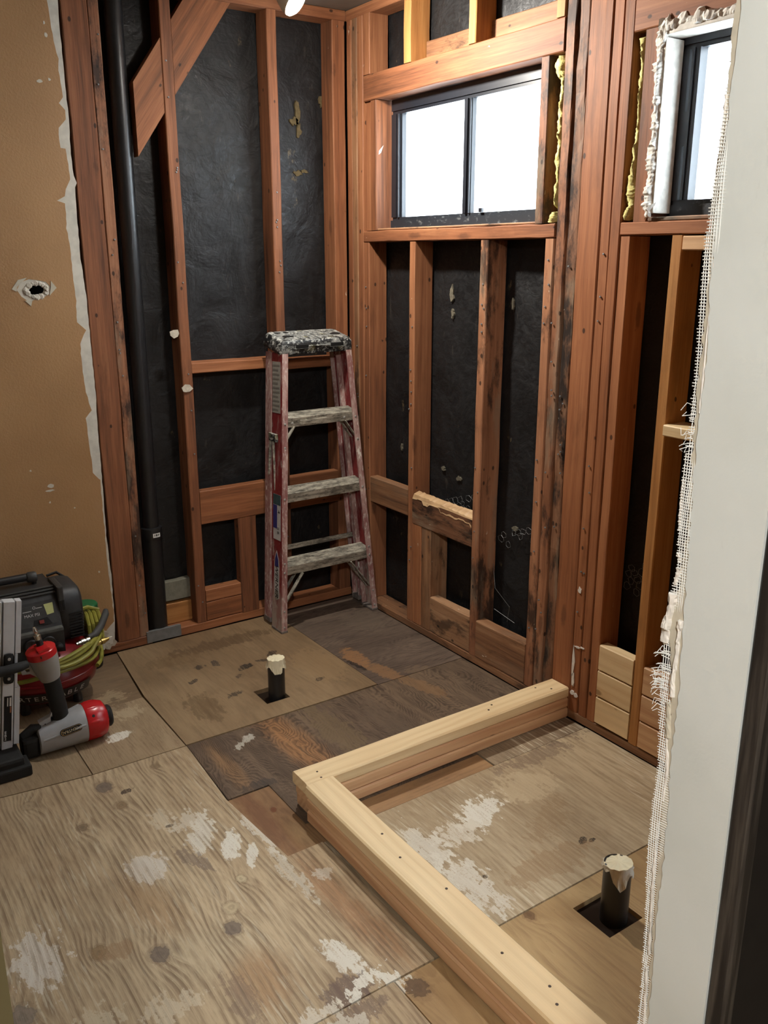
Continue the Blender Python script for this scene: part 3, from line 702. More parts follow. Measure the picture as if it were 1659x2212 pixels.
ragged('broken_plaster', [((-.006, -1.562 - .02 * i / 6, 1.628 + .004 * i), (0, -.6, .8), (-1, 0, 0)) for i in range(7)], .010, .016, .016, M_PLASTER, 0, wr, 9)
# chicken wire scraps over the paper
def wire(yc, zc, w_, h_, s=.026, keep=.55):
    mb = MB(); rad = .0006
    for j in range(int(h_ / (s * .8)) + 1):
        for i in range(int(w_ / s) + 1):
            if rnd.random() > keep: continue
            cy = yc + i * s + (j % 2) * s / 2; cz = zc - j * s * .8 - .35 * i * s
            wv = [rnd.uniform(-.003, .003) for _ in range(6)]
            pts = [(.078 + rnd.uniform(-.004, .004), cy + s * .55 * math.cos(k * math.pi / 3 + .5) + wv[k], cz + s * .5 * math.sin(k * math.pi / 3 + .5) + wv[k - 1]) for k in range(6)]
            mb.tube(pts, rad, 4, closed=True)
    return mb.build('chicken_wire', M_GALV, wr, kind='stuff')
wire(-1.15, .60, .22, .05); wire(-.84, .655, .24, .045); wire(-.43, .69, .10, .03); wire(-1.62, .60, .10, .09)
for pts in ([(.07,-.90,.40),(.03,-.96,.33),(.05,-1.02,.27),(.06,-1.0,.20)], [(.07,-.91,.22),(.04,-.95,.24),(.06,-1.04,.21)]):
    MB().tube(pts, .0007, 4).build('loose_wire', M_GALV, wr)
def flake(name, cx, cz, sx, sz, mat, wall, seed, d=.0025):
    q = random.Random(seed); pts = [(cx + sx * q.uniform(.45, 1.2) * math.cos(k * .5236), cz + sz * q.uniform(.45, 1.2) * math.sin(k * .5236)) for k in range(12)]
    if wall is wb: return MB().prism(pts, xz, .0885 - d, .0975).build(name, mat, wall)
    return MB().prism(pts, lambda a, c, e_: Vector((e_, a, c)), .0885 - d, .0975).build(name, mat, wall)
M_RES = plain('brown_batt_residue', S(96, 84, 60), .95, .1, 0, .5, 80); M_RES2 = plain('pale_paper_residue', S(108, 102, 88), .95, .1, 0, .5, 80)
for i, (cx, cz, sx, sz) in enumerate(((-.175,2.075,.012,.05),(-.19,2.035,.022,.018),(-.17,2.00,.012,.035),(-.178,1.842,.022,.012),(-.150,1.85,.022,.008),(-.065,2.12,.012,.022))): flake('insulation_residue', cx, cz, sx, sz, M_RES, wb, i)
for i, (y, z_, sy, sz) in enumerate(((-.595,1.38,.012,.035),(-.60,1.31,.010,.020),(-.99,.56,.014,.012),(-.275,.74,.006,.02),(-.93,1.36,.007,.02),(-.56,.70,.012,.010),(-.66,.68,.014,.012))): flake('paper_residue', y, z_, sy, sz, M_RES2, wr, i + 20)
# plaster smears on the post by the curb and a flake on the window jack
for i, (y, z_, sy, sz) in enumerate(((-1.396,.215,.006,.062),(-1.398,.15,.007,.03),(-1.402,.10,.010,.012),(-1.416,.095,.009,.010),(-1.41,.27,.012,.004),(-1.43,.275,.012,.003),(-1.405,.47,.008,.014))):
    q = random.Random(i + 50); pts = [(y + sy * q.uniform(.4, 1.2) * math.cos(k * .5236), z_ + sz * q.uniform(.5, 1.1) * math.sin(k * .5236)) for k in range(12)]
    MB().prism(pts, lambda a, c, e_: Vector((e_, a, c)), -.0022, .0012).build('plaster_smear', M_PLASTER, wr)
MB().prism([(.012,1.898),(.022,1.905),(.034,1.932),(.024,1.922),(.014,1.912)], xz, -.2160, -.2142).build('paint_flake', M_PLASTER, wr)
# nail heads on the stud faces
nb = MB()
for y in (-.063,-.14,-.458,-.872,-1.183,-1.224,-1.276,-1.407):
    for k in range(9):
        nb.lathe([(.0032,-.0005),(.0032,.0025),(.001,.003)], (-.001, y + rnd.uniform(-.011,.011), rnd.uniform(.1, 1.55)), 6, (-1,0,0))
for x in (-.99,-.741,-.327):
    for k in range(12):
        nb.lathe([(.0032,-.0005),(.0032,.0025),(.001,.003)], (x + rnd.uniform(-.011,.011), -.001, rnd.uniform(.1, 2.3)), 6, (0,-1,0))
nb.build('nails', M_GALV, wr, kind='stuff')

# windows
def window(name, y0, y1, z0, z1, mull, slots=False):
    root = empty(name, (.08, (y0 + y1) / 2, z0), kind='structure')
    xa, xb = .066, .112
    lo, hi = min(y0, y1), max(y0, y1)
    MB().box((xa, lo, z1 - .040), (xb, hi, z1)).box((xa + .006, lo, z1 - .052), (xb - .01, hi, z1 - .040)).build('head_rail', M_FRAME_D, root)
    MB().box((xa - .004, lo, z0), (xb, hi, z0 + .030)).box((xa + .006, lo, z0 + .030), (xb - .01, hi, z0 + .042)).build('sill_rail', M_FRAME, root)
    if slots:
        MB().box((xa, hi - .018, z0 + .042), (xb, hi, z1 - .052)).build('jamb', M_FRAME_D, root)
        zm = (z0 + z1) / 2 - .0
        MB().box((xa, hi - .030, zm - .055), (xb, hi - .018, zm + .03)).build('latch', M_FRAME_D, root)
        MB().box((xa - .004, hi - .055, z0 + .042), (xb, hi - .0295, z1 - .052)).box((xa - .008, hi - .040, z0 + .042), (xb, hi - .032, z1 - .052)).build('sash_stile', M_FRAME_D, root)
    else:
        MB().box((xa, hi - .030, z0 + .042), (xb, hi, z1 - .052)).box((xa + .008, hi - .060, z0 + .042), (xb - .008, hi - .030, z1 - .052)).box((xa - .003, hi - .049, z0 + .042), (xa + .01, hi - .041, z1 - .052)).build('jamb', M_FRAME_D, root)
    MB().box((xa, lo, z0 + .042), (xb, lo + .035, z1 - .052)).build('jamb', M_FRAME_D, root)
    MB().box((xa + .004, mull - .023, z0 + .042), (xb - .004, mull + .023, z1 - .052)).box((xa - .004, mull - .004, z0 + .042), (xa + .01, mull + .008, z1 - .052)).box((xa - .003, mull - .020, z0 + .042), (xa + .008, mull - .014, z1 - .052)).build('mullion', M_FRAME_D, root)
    MB().box((.086, lo + .03, z0 + .036), (.089, mull, z1 - .046)).build('pane', M_GLASS, root)
    MB().box((.092, mull, z0 + .036), (.095, hi - .012, z1 - .046)).build('pane', M_GLASS, root)
    if not slots:
        MB().box((xa - .005, mull - .095, z0 + .042), (xa + .004, mull - .078, z0 + .056)).build('latch', M_FRAME_D, root)
    return root
window('window_1', -.226, -1.108, 1.624, 2.094, -.687)
window('window_2', -1.582, -2.55, 1.624, 2.094, -2.07, True)
r('stool_strip', -.218, -1.110, 1.6155, 1.6235, 1, M_GREYED, .004, .075, wob=.0003)
r('stool_strip', -1.556, -2.60, 1.6105, 1.6225, 1, M_MOLD2, .004, .075, wob=.0003)

# ================================================================== ceiling and the other walls
tag(MB().box((-3.3, -5.0, 2.4405), (.12, .12, 2.47)).build('ceiling', M_CEIL), kind='structure')
tag(MB().box((-3.3, -4.98, -.015), (-3.2, -.0, 2.44)).build('wall_left', M_TAN), kind='structure')
tag(MB().box((-3.2, -5.0, -.015), (.12, -4.95, 2.44)).build('wall_hall', M_TAN_SHADED), kind='structure')
tag(MB().box((.0, -4.95, -.015), (.12, -2.83, 2.44)).build('wall_hall_end', M_TAN_SHADED), kind='structure')
# doorway partition: left of the door
wf = MB().box((-3.2, -2.81, -.0), (-1.9925, -2.70, 2.44)).box((-1.992, -2.81, 2.06), (-1.302, -2.70, 2.44)).build('wall_front', M_TAN_SHADED); tag(wf, kind='structure')
# right of the door: stripped on the shower side, white drywall on the door end
wd = MB().box((-1.285, -2.8080, .0), (-1.247, -2.742, 2.44)).box((-1.25, -2.808, 0), (-.0, -2.796, 2.44)).build('wall_doorway', M_OLD); tag(wd, kind='structure')
for x in (-.86, -.46, -.05): board('stud', (x - .02, -2.795, 0.0), (x + .02, -2.706, 2.43), 2, M_ORANGE, wd)
EDGE = [(2.44,-2.722),(1.735,-2.7235),(1.63,-2.722),(1.542,-2.7205),(1.43,-2.724),(1.32,-2.7245),(1.24,-2.727),(1.172,-2.7295),(1.08,-2.733),(.981,-2.7335),(.87,-2.736),(.766,-2.7355),(.625,-2.739),(.3,-2.738),(0,-2.738)]
yz = lambda a, c, d: Vector((d, a, c))
epts = [(y + rnd.uniform(-.0012, .0012), z) for z, y in EDGE]
ep = jag(epts, .0016, .008)
MB().prism([(-2.809, 2.44)] + ep + [(-2.809, 0)], yz, -1.300, -1.286).build('drywall_panel', M_WHITE, wd)
# torn joint compound along its edge: thin scabby layer reaching past the board
TIP = [(1.80,-2.718),(1.735,-2.7165),(1.60,-2.7165),(1.517,-2.716),(1.42,-2.7185),(1.318,-2.719),(1.24,-2.722),(1.18,-2.719),(1.149,-2.712),(1.13,-2.711),(1.10,-2.718),(1.06,-2.724),(.973,-2.7255),(.86,-2.729),(.817,-2.729),(.70,-2.733),(.615,-2.735),(.4,-2.734)]
tp = jag([(y, z) for z, y in TIP], .0022, .007)
MB().prism([(-2.7415, 1.80)] + tp + [(-2.7425, .4)], yz, -1.2985, -1.2955).build('joint_compound', M_TAPE_D, wd)
# fibreglass mesh tape hanging past the edge
mb = MB()
def tip(z):
    T = [(2.0,-2.716),(1.735,-2.7175),(1.60,-2.716),(1.53,-2.711),(1.45,-2.7105),(1.318,-2.711),(1.26,-2.713),(1.20,-2.716),(1.172,-2.7095),(1.13,-2.7065),(1.10,-2.7055),(1.07,-2.7055),(1.03,-2.709),(.97,-2.716),(.87,-2.714),(.817,-2.7145),(.70,-2.720),(.615,-2.725),(.4,-2.727)]
    for (a, p), (c, q) in zip(T, T[1:]):
        if a >= z >= c: return p + (q - p) * (a - z) / (a - c)
    return -2.724
z = .45; k = 0
while z < 1.80:
    t = tip(z) + rnd.uniform(-.0015, .0010); x = -1.297 + .0025 * math.sin(z * 19) 
    fr = 0
    if 1.06 < z < 1.115 or 1.33 < z < 1.37: fr = rnd.uniform(-.004, .004); 
    mb.tube([(-1.297, -2.744, z), (x, (t - 2.744) / 2 - .0, z + fr * .4), (x - .002, t, z + fr)], .00056, 4)
    z += .0031; k += 1
for j in range(9):
    pts = []
    z = .45
    while z < 1.80:
        y = -2.7255 + j * .0026 + .0006 * math.sin(z * 40 + j)
        if y < tip(z) - .0004 and not (1.33 < z < 1.36 and j > 4): pts.append((-1.297 + .0025 * math.sin(z * 19) - .001, y, z))
        elif pts:
            if len(pts) > 1: mb.tube(pts, .00056, 4)
            pts = []
        z += .012
    if len(pts) > 1: mb.tube(pts, .00056, 4)
for q in range(46):   # frayed threads
    z = rnd.choice([rnd.uniform(1.035, 1.11), rnd.uniform(1.06, 1.09), rnd.uniform(1.33, 1.38)]); y = tip(z)
    mb.tube([(-1.297, y - .006, z), (-1.299 + rnd.uniform(-.006, .006), y + .003, z - rnd.uniform(-.002, .005)), (-1.300 + rnd.uniform(-.008, .008), y + rnd.uniform(.003, .008), z - rnd.uniform(-.004, .010))], .0004, 4)
mb.build('mesh_tape', M_MESH, wd, kind='stuff')
def crust(z0, z1, off, w_, th, seed, mat=M_PLASTER):
    n = max(6, int((z1 - z0) / .004))
    ragged('broken_plaster', [((-1.2985, tip(z0 + (z1 - z0) * i / n) - off, z0 + (z1 - z0) * i / n), (0, 1, 0), (-1, 0, 0)) for i in range(n + 1)], th, w_, w_, mat, 0, wd, seed)
crust(1.135, 1.176, .004, .0055, .006, 1); crust(1.118, 1.145, .002, .004, .005, 2); crust(1.186, 1.206, .002, .003, .003, 3); crust(1.212, 1.222, .002, .003, .003, 4)
crust(1.246, 1.30, .0, .0014, .002, 5); crust(1.06, 1.15, .019, .0025, .004, 6); crust(.93, 1.02, .012, .0018, .002, 7); crust(.72, .90, .010, .0015, .002, 8); crust(1.56, 1.66, .001, .0018, .002, 9); crust(.55, .70, .008, .0015, .002, 10)
crust(1.01, 1.05, .014, .004, .003, 12, M_TAPE_D); crust(1.37, 1.52, .0125, .0012, .0015, 13)
# dark casing on the hall side of the doorway
board('door_casing', (-1.2995, -2.832, 0.0), (-1.279, -2.8095, 2.1), 2, M_DARKW, wd, wob=.0003)
MB().box((-1.2785, -2.829, 0), (-.002, -2.8095, 2.44)).build('hall_cladding', M_BLACKW, wd)

# ================================================================== lamps
lamp = empty('flood_lamp', (-.63, -.55, 2.40), 'glowing flood bulb on a ceiling socket, aimed at the window wall above the stepladder', 'lamp')
fn_ = Vector((.56, -.55, -.62)).normalized(); fc = Vector((-.566, -.62, 2.262))
MB().lathe([(.0001,.016),(.018,.0145),(.032,.010),(.041,.003),(.0435,-.004)], fc, 32, fn_).build('lit_face', M_BULB, lamp, True)
MB().lathe([(.0440,-.0045),(.0450,-.008),(.0430,-.022),(.030,-.055),(.018,-.078),(.0145,-.092)], fc, 32, fn_).build('reflector', M_PORC, lamp, True)
MB().lathe([(.019,-.090),(.022,-.095),(.022,-.130),(.012,-.138)], fc, 24, fn_).build('socket', M_BLK0, lamp, True)
e = fc - fn_ * .130
MB().tube([e, e + Vector((-.008, .008, .02)), (e.x - .008, e.y + .008, 2.432)], .010, 12).build('stem', M_BLK0, lamp, True)
MB().lathe([(.048,2.424),(.052,2.430),(.052,2.4398)], (e.x - .008, e.y + .008, 0), 28).build('ceiling_plate', M_PORC, lamp, True)
hall = empty('hall_fill_lamp', (-2.45, -3.95, 2.44), 'round white globe lamp added out of view in the hall as fill light', 'lamp')  # unseen lamp added to brighten the white door end and near floor
MB().lathe([(.0001,-.17),(.06,-.16),(.10,-.125),(.115,-.08),(.10,-.04),(.07,-.015)], (-2.45,-3.95,2.44), 28).build('glass_globe', M_HALL, hall, True)
MB().lathe([(.08,-.020),(.09,-.012),(.09,-.0005)], (-2.45,-3.95,2.44), 28).build('canopy', M_PORC, hall, True)

# ================================================================== things
# ---- vent pipe
vp = empty('vent_pipe', (-.918, .044, .0), 'tall black plastic vent pipe in the stud bay beside the tan wall', 'pipe')
bt, tp_ = Vector((-.918,.045,.0)), Vector((-.9085,.045,2.432))
on = lambda z: bt + (tp_ - bt) * (z / 2.432)
MB().tube([on(.44), on(2.432)], .0315, 32).build('pipe', M_ABS, vp, True)
MB().tube([on(.0), on(.02), on(.40), on(.445)], [.0385,.0385,.0395,.0395], 32).build('lower_pipe', M_ABS, vp, True)
MB().lathe([(.0315,.430),(.0420,.432),(.0425,.436),(.0425,.474),(.0415,.478),(.0325,.480)], (on(.45).x,.045,0), 36).build('coupling', M_ABS, vp, True)
# sticker bent round the pipe
sv = []; sn_ = 8
for zz in (.443, .460):
    for i in range(sn_ + 1):
        t = R(-101 + 42 * i / sn_); q = on(.45); sv.append((q.x + .0432 * math.cos(t), .045 + .0432 * math.sin(t), zz))
st = mesh('sticker', sv, [(i, i + 1, i + sn_ + 2, i + sn_ + 1) for i in range(sn_)], M_LABEL, vp, True); st['label'] = 'small white sticker'
lv = []
for zz in (.4475, .4565):
    for i in range(sn_ + 1):
        t = R(-95 + 30 * i / sn_); q = on(.45); lv.append((q.x + .0434 * math.cos(t), .045 + .0434 * math.sin(t), zz))
fs = [(i, i + 1, i + sn_ + 2, i + sn_ + 1) for i in (0, 2, 3, 4, 6, 7)]
mesh('print', lv, fs, plain('grey_print', S(90, 92, 88)), st, True)

# ---- drain risers
def tapecap(root, c, rad, zt, flaps, mat_top, mat_side, tilt):
    n = 40; vs = []; fs = []
    ring = []
    for k in range(n):
        t = 2 * math.pi * k / n; ring.append((c[0] + rad * math.cos(t), c[1] + rad * math.sin(t)))
    top = [(x, y, zt + tilt[0] * (x - c[0]) + tilt[1] * (y - c[1]) + .0012 * math.sin(k * 1.7)) for k, (x, y) in enumerate(ring)]
    vs = top + [(c[0], c[1], zt + .004)]
    fs = [(k, (k + 1) % n, n) for k in range(n)]
    o = mesh('tape_top', vs, fs, mat_top, root, False); fix(o)
    sv = []; sf = []
    for k in range(n):
        t = 2 * math.pi * k / n
        dz = flaps(t)
        x, y = c[0] + (rad + .0010) * math.cos(t), c[1] + (rad + .0010) * math.sin(t)
        x2, y2 = c[0] + (rad + .0035 + .002 * math.sin(k * 2.3)) * math.cos(t), c[1] + (rad + .0035 + .002 * math.sin(k * 2.3)) * math.sin(t)
        sv += [(top[k][0], top[k][1], top[k][2]), (x, y, zt - dz * .5), (x2, y2, zt - dz)]
    for k in range(n):
        l = (k + 1) % n
        sf += [(k * 3, l * 3, l * 3 + 1, k * 3 + 1), (k * 3 + 1, l * 3 + 1, l * 3 + 2, k * 3 + 2)]
    mesh('tape_skirt', sv, sf, mat_side, root, False)
def riser(cx, cy, rad, zt, label, flaps, tilt):
    ro = empty('drain_riser', (cx, cy, 0), label, 'pipe', 'drain risers through the floor')
    MB().lathe([(rad, -.016), (rad, zt - .002), (rad - .004, zt - .001), (rad - .004, zt - .02)], (cx, cy, 0), 40).build('pipe', M_ABS, ro, True)
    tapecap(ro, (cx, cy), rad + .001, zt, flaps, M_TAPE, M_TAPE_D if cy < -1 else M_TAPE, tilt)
    return ro
def fl1(t):
    return .022 + .012 * abs(math.sin(t * 2.5 + .6)) + .010 * max(0, math.sin(t * 7)) + (.016 if 4.0 < t < 5.0 else 0)
riser(-.749, -.682, .0302, .146, 'black drain pipe stub with ragged tape cap, in tan plywood before the red stepladder', fl1, (.0, -.05))
def fl2(t):
    d = math.atan2(math.sin(t - R(235)), math.cos(t - R(235)))
    return .010 + .050 * max(0, 1 - abs(d) / .75) + .02 * max(0, 1 - abs(d - 1.1) / .5) + .004 * math.sin(t * 9)
riser(-.594, -2.118, .0330, .146, 'black drain pipe stub with flat white tape top, inside the new pine curb', fl2, (.0, -.12))

# ---- curb of new two-by-fours
cb = empty('shower_curb', (-.98, -1.345, 0), 'L-shaped curb of three stacked new pine boards running across the plywood floor', 'curb')
for i, (z0, z1) in enumerate(((.001,.0372),(.0388,.0752),(.0768,.1140))):
    board('curb_board', ((-1.021, -1.010, -1.006)[2 - i] - (.0 if i == 2 else 0), -1.386 + (.0, .003, .006)[2 - i] * 0, z0), (-.0035, -1.302 + (.004, .002, 0)[i], z1), 0, (M_PINE_R, M_PINE_R, M_PINE)[i], cb, wob=.0012, bev=.0045)
for i, (z0, z1) in enumerate(((.001,.0372),(.0388,.0752),(.0768,.1140))):
    board('curb_board', (-1.0265 + (.0, .002, .0)[i], -2.66, z0), (-.936, -1.3885 - (.004, 0, 0)[i], z1), 1, (M_PINE_R, M_PINE_R, M_PINE)[i], cb, wob=.0013, bev=.0045)
kb = MB()
for x, y in ((-.10,-1.325),(-.06,-1.36),(-.30,-1.33),(-.33,-1.35),(-.62,-1.32),(-.64,-1.36),(-.985,-1.36),(-.965,-1.345),(-.97,-1.376)): kb.lathe([(.0035,-.001),(.0035,.0004)], (x, y, .1141), 8)
for x, y in ((-.985,-1.46),(-.96,-1.455),(-.975,-1.56),(-.97,-1.68),(-.985,-1.78),(-.96,-1.93),(-.985,-2.15),(-.965,-2.27),(-.985,-2.31)): kb.lathe([(.0035,-.001),(.0035,.0004)], (x, y, .1141), 8)
kb.build('nail_holes', plain('nail_hole_dark', S(62, 44, 30)), cb, kind='stuff')


# ---- ladder, folded and standing in the corner
def paintred():
    t = NT('paint_spattered_red_fibreglass'); p = t.pos()
    z = t.sep(p)[2]
    n = t.noise(t.map(p, sc=(30, 30, 7)), 1, 6, .68); n2 = t.noise(t.map(p, sc=(110, 110, 26)), 1, 4, .65)
    c = t.mix(t.rng(n2, .4, .7), S(112, 30, 34), S(132, 48, 46))
    low = t.rng(z, .30, .05); 
    h = t.rng(t.add(n, t.mul(low, .22)), .52, .66); c = t.mix(t.mul(h, .72), c, S(158, 128, 120))
    sp = t.rng(t.noise(t.map(p, sc=(60, 60, 22), loc=(4, 4, 4)), 1, 4, .6), .665, .69); c = t.mix(sp, c, S(212, 206, 198))
    gr = t.rng(t.add(t.noise(t.map(p, sc=(22, 22, 10), loc=(1, 4, 7)), 1, 5, .7), t.mul(low, .16)), .58, .68); c = t.mix(t.mul(gr, .7), c, S(168, 160, 148))
    return t.fin(c, .5, .4)
def flange():
    t = NT('paint_smeared_pink_flange'); p = t.pos(); z = t.sep(p)[2]
    n = t.noise(t.map(p, sc=(30, 30, 6)), 1, 6, .68); n2 = t.noise(t.map(p, sc=(110, 110, 40)), 1, 4, .65)
    c = t.mix(t.rng(n, .42, .6), S(138, 96, 92), S(172, 142, 134))
    c = t.mix(t.mul(t.rng(n2, .50, .66), .6), c, S(204, 194, 184))
    c = t.mix(t.mul(t.rng(n2, .40, .30), .6), c, S(110, 44, 44))
    sp = t.rng(t.noise(t.map(p, sc=(60, 60, 16), loc=(4, 9, 4)), 1, 4, .6), .65, .68); c = t.mix(sp, c, S(218, 210, 200))
    return t.fin(c, .55, .35)
def stepmat():
    t = NT('paint_caked_aluminium'); p = t.pos()
    n = t.noise(t.map(p, sc=(14, 40, 40)), 1, 6, .7); n2 = t.noise(t.map(p, sc=(40, 90, 90), loc=(2, 3, 5)), 1, 5, .7)
    c = t.mix(t.rng(n, .36, .62), S(112, 108, 98), S(190, 184, 168)); c = t.mix(t.mul(t.rng(n2, .54, .64), .7), c, S(60, 56, 48))
    y = t.sep(p)[1]; gr = t.rng(t.math('SINE', t.mul(y, 900)), .6, .95); c = t.mix(t.mul(gr, .35), c, S(60, 56, 50))
    return t.fin(c, .55, .4, .1)
def capmat():
    t = NT('paint_spattered_black_plastic'); p = t.pos()
    n = t.noise(p, 30, 6, .7, .5); n2 = t.noise(t.map(p, loc=(3, 1, 2)), 60, 5, .7); n3 = t.noise(t.map(p, loc=(7, 7, 0)), 14, 3)
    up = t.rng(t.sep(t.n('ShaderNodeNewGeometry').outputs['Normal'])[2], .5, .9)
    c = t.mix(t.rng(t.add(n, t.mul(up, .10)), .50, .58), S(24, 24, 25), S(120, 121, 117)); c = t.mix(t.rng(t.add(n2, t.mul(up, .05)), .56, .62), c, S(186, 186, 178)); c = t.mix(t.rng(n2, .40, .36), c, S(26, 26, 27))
    c = t.mix(t.mul(t.rng(n3, .58, .70), .5), c, S(160, 154, 112))
    return t.fin(c, .5, .45)
M_RED, M_FLG, M_STEP, M_CAP = paintred(), flange(), stepmat(), capmat()
M_BLK = plain('black_plastic', S(34, 34, 35), .45, .45, 0, .35, 30)
M_ALU = plain('brushed_aluminium', S(176, 174, 168), .42, .5, .5, .3, 40)
lad = empty('stepladder', (-.245, -.13, 0), 'red fiberglass stepladder with a paint-spattered black top, folded in the stud corner', 'ladder')
def rail(name, side, yb, yt, zb, zt, xb, xt, dep, fl, mat_w, mat_f, th=.004):
    """C-channel rail; side -1 left, +1 right; web on the outside, flanges turned inward"""
    def sec(x, y, z, part):
        s_ = -side
        if part == 'w': return [(x, y, z), (x + s_ * th, y, z), (x + s_ * th, y + dep, z), (x, y + dep, z)]
        if part == 'f': return [(x + s_ * .0005, y - .0006, z), (x + s_ * fl, y - .0006, z), (x + s_ * fl, y + th, z), (x + s_ * .0005, y + th, z)]
        return [(x + s_ * .0005, y + dep - th, z), (x + s_ * fl, y + dep - th, z), (x + s_ * fl, y + dep + .0004, z), (x + s_ * .0005, y + dep + .0004, z)]
    nn = 6
    P_ = lambda part: [sec(xb + (xt - xb) * i / nn, yb + (yt - yb) * i / nn, zb + (zt - zb) * i / nn, part) for i in range(nn + 1)]
    o = MB().loft(P_('w')).build(name, mat_w, lad)
    MB().loft(P_('f')).build('front_flange', mat_f, o); MB().loft(P_('b')).build('rear_flange', mat_f, o)
    return o
FL = rail('front_rail', -1, -.221, -.170, .006, 1.150, -.485, -.414, .087, .026, M_RED, M_FLG)
FR = rail('front_rail', 1, -.221, -.170, .006, 1.150, -.003, -.094, .087, .026, M_RED, M_FLG)
RL = rail('rear_rail', -1, -.108, -.079, .030, 1.150, -.481, -.4135, .050, .022, M_FLG, M_FLG)
RR = rail('rear_rail', 1, -.108, -.079, .030, 1.150, -.007, -.0945, .050, .022, M_RED, M_FLG)
M_FOOT = plain('worn_rubber_foot', S(120, 112, 106), .8, .2, 0, .5, 60)
for s_, x in ((-1, -.4865), (1, -.0018)):
    a, b2 = (x, x + .030) if s_ < 0 else (x - .030, x)
    MB().box((a, -.2235, .0), (b2, -.1325, .010), bev=.002).build('rubber_foot', M_FOOT, lad)
for s_, x in ((-1, -.482), (1, -.006)):
    a, b2 = (x, x + .026) if s_ < 0 else (x - .026, x)
    MB().box((a, -.110, .012), (b2, -.056, .034), bev=.002).build('rubber_foot', M_FOOT, lad)
# top cap: tilted, rounded, with dark pieces for slots and holes
capM = Matrix.Translation((-.2525, -.167, 1.150)) @ Matrix.Rotation(R(11.0), 4, 'X')
cap = MB()
W2_, Dp, H_ = .170, .158, .050
def capsec(z, inset):
    x, y = W2_ - inset, inset * .8; r_ = .018; pts = []
    for cx, cy, a0 in ((x - r_, y + r_, -90), (x - r_, Dp - y - r_, 0), (-x + r_, Dp - y - r_, 90), (-x + r_, y + r_, 180)):
        for k in range(5): a = R(a0 + 22.5 * k); pts.append(capM @ Vector((cx + r_ * math.cos(a), cy + r_ * math.sin(a), z)))
    return pts
cap.loft([capsec(-.004, .002), capsec(.006, 0), capsec(.036, .004), capsec(H_ - .004, .011), capsec(H_, .018)])
CAP = cap.build('top_cap', M_CAP, lad, True)
gb = MB()   # raised non-slip squares
for i in range(15):
    for j in range(6):
        x = -.140 + i * .020; y = .022 + j * .0195
        if (abs(x + .11) < .02 and j in (2, 3)) or (abs(x - .115) < .02 and j in (2, 3)): continue
        gb.box((x - .0085, y - .0082, H_ - .0005), (x + .0085, y + .0082, H_ + .0010), capM)
gb.build('tread_squares', M_CAP, CAP, kind='stuff')
for x, y, a, c_ in ((-.105,.062,.024,.014),(.118,.070,.024,.014),(-.125,.115,.014,.010),(-.085,.118,.012,.009)):
    pts = [(x + a * math.cos(k * .3927), y + c_ * math.sin(k * .3927)) for k in range(16)]
    MB().prism(pts, lambda p, q, d: capM @ Vector((p, q, d)), H_ - .001, H_ + .0016).build('dark_hole_disc', M_INK, CAP)  # solid black discs, the shade inside the holes put into their colour
for x0, x1 in ((-.100,-.045),(.060,.118)):
    MB().box((x0, -.0025, .020), (x1, .010, .034), capM).build('dark_slot_block', M_INK, CAP)  # solid black blocks coloured as the shade inside the slots
MB().box((-.112, -.0035, .0165), (-.042, .004, .0190), capM).box((.055, -.0035, .0165), (.125, .004, .0190), capM).box((-.042, -.0035, .026), (.055, .004, .0285), capM).build('slot_rim', M_CAP, CAP)
# steps
def railx(z, side): 
    t = (z - .006) / 1.144
    return (-.485 + .071 * t) if side < 0 else (-.003 - .091 * t)
def raily(z): return -.221 + .051 * (z - .006) / 1.144
for z, dp in ((.893, .066), (.586, .070), (.279, .074)):
    x0, x1, y = railx(z, -1) + .0045, railx(z, 1) - .0045, raily(z) + .006
    m = MB().box((x0, y, z - .001), (x1, y + dp, z + .005), bev=.0012).box((x0, y - .001, z - .036), (x1, y + .004, z + .004), bev=.0015).box((x0, y + dp - .004, z - .024), (x1, y + dp, z + .002), bev=.001)
    for k in range(7): m.box((x0 + .002, y + .008 + k * dp / 8, z + .0045), (x1 - .002, y + .011 + k * dp / 8, z + .0062))
    tlt = Matrix.Translation((0, y, z)) @ Matrix.Rotation(R(11), 4, 'X') @ Matrix.Translation((0, -y, -z)); m.v = [tuple(tlt @ Vector(v)) for v in m.v]
    S_ = m.build('step', M_STEP, lad)
    if z > .8:
        MB().box((x0 + .080, y - .0035, z - .031), (x0 + .205, y - .0005, z - .009), tlt, bev=.001).build('step_plate', M_STEP, S_)
        MB().box((x0 + .084, y - .0050, z - .028), (x0 + .128, y - .003, z - .012), tlt, bev=.001).build('latch_box', M_STEP, S_)
        for xx in (x0 + .045, x1 - .055): MB().lathe([(.0065,-.001),(.006,.002),(.003,.0035)], (xx, y - .001, z - .020), 10, (0,-1,0), tlt).build('rivet', M_ALU, S_)
# braces under the top and bottom steps
def strip(p, q, w_, th, name, mat=M_STEP):
    p, q = Vector(p), Vector(q); d = (q - p).normalized(); s_ = Vector((0, 1, 0)); n_ = d.cross(s_)
    sec = lambda c: [c + s_ * w_ + n_ * th, c - s_ * w_ + n_ * th, c - s_ * w_ - n_ * th, c + s_ * w_ - n_ * th]
    return MB().loft([sec(p), sec(q)]).build(name, mat, lad)
for side in (-1, 1):
    for z, dz, ix in ((.245, .150, .105), (.862, .085, .060)):
        xa = railx(z - dz, side) - side * .006; xb = railx(z, side) - side * ix
        for yy in (.012, .060):
            strip((xa, raily(z) + yy, z - dz), (xb, raily(z) + yy, z - .001), .009, .0018, 'brace')
# rear bars
for z in (.325,):
    x0, x1 = railx(z, -1) + .004, railx(z, 1) - .004
    MB().box((x0, -.090, z - .010), (x1, -.086, z + .012), bev=.001).build('rear_bar', M_STEP, lad)
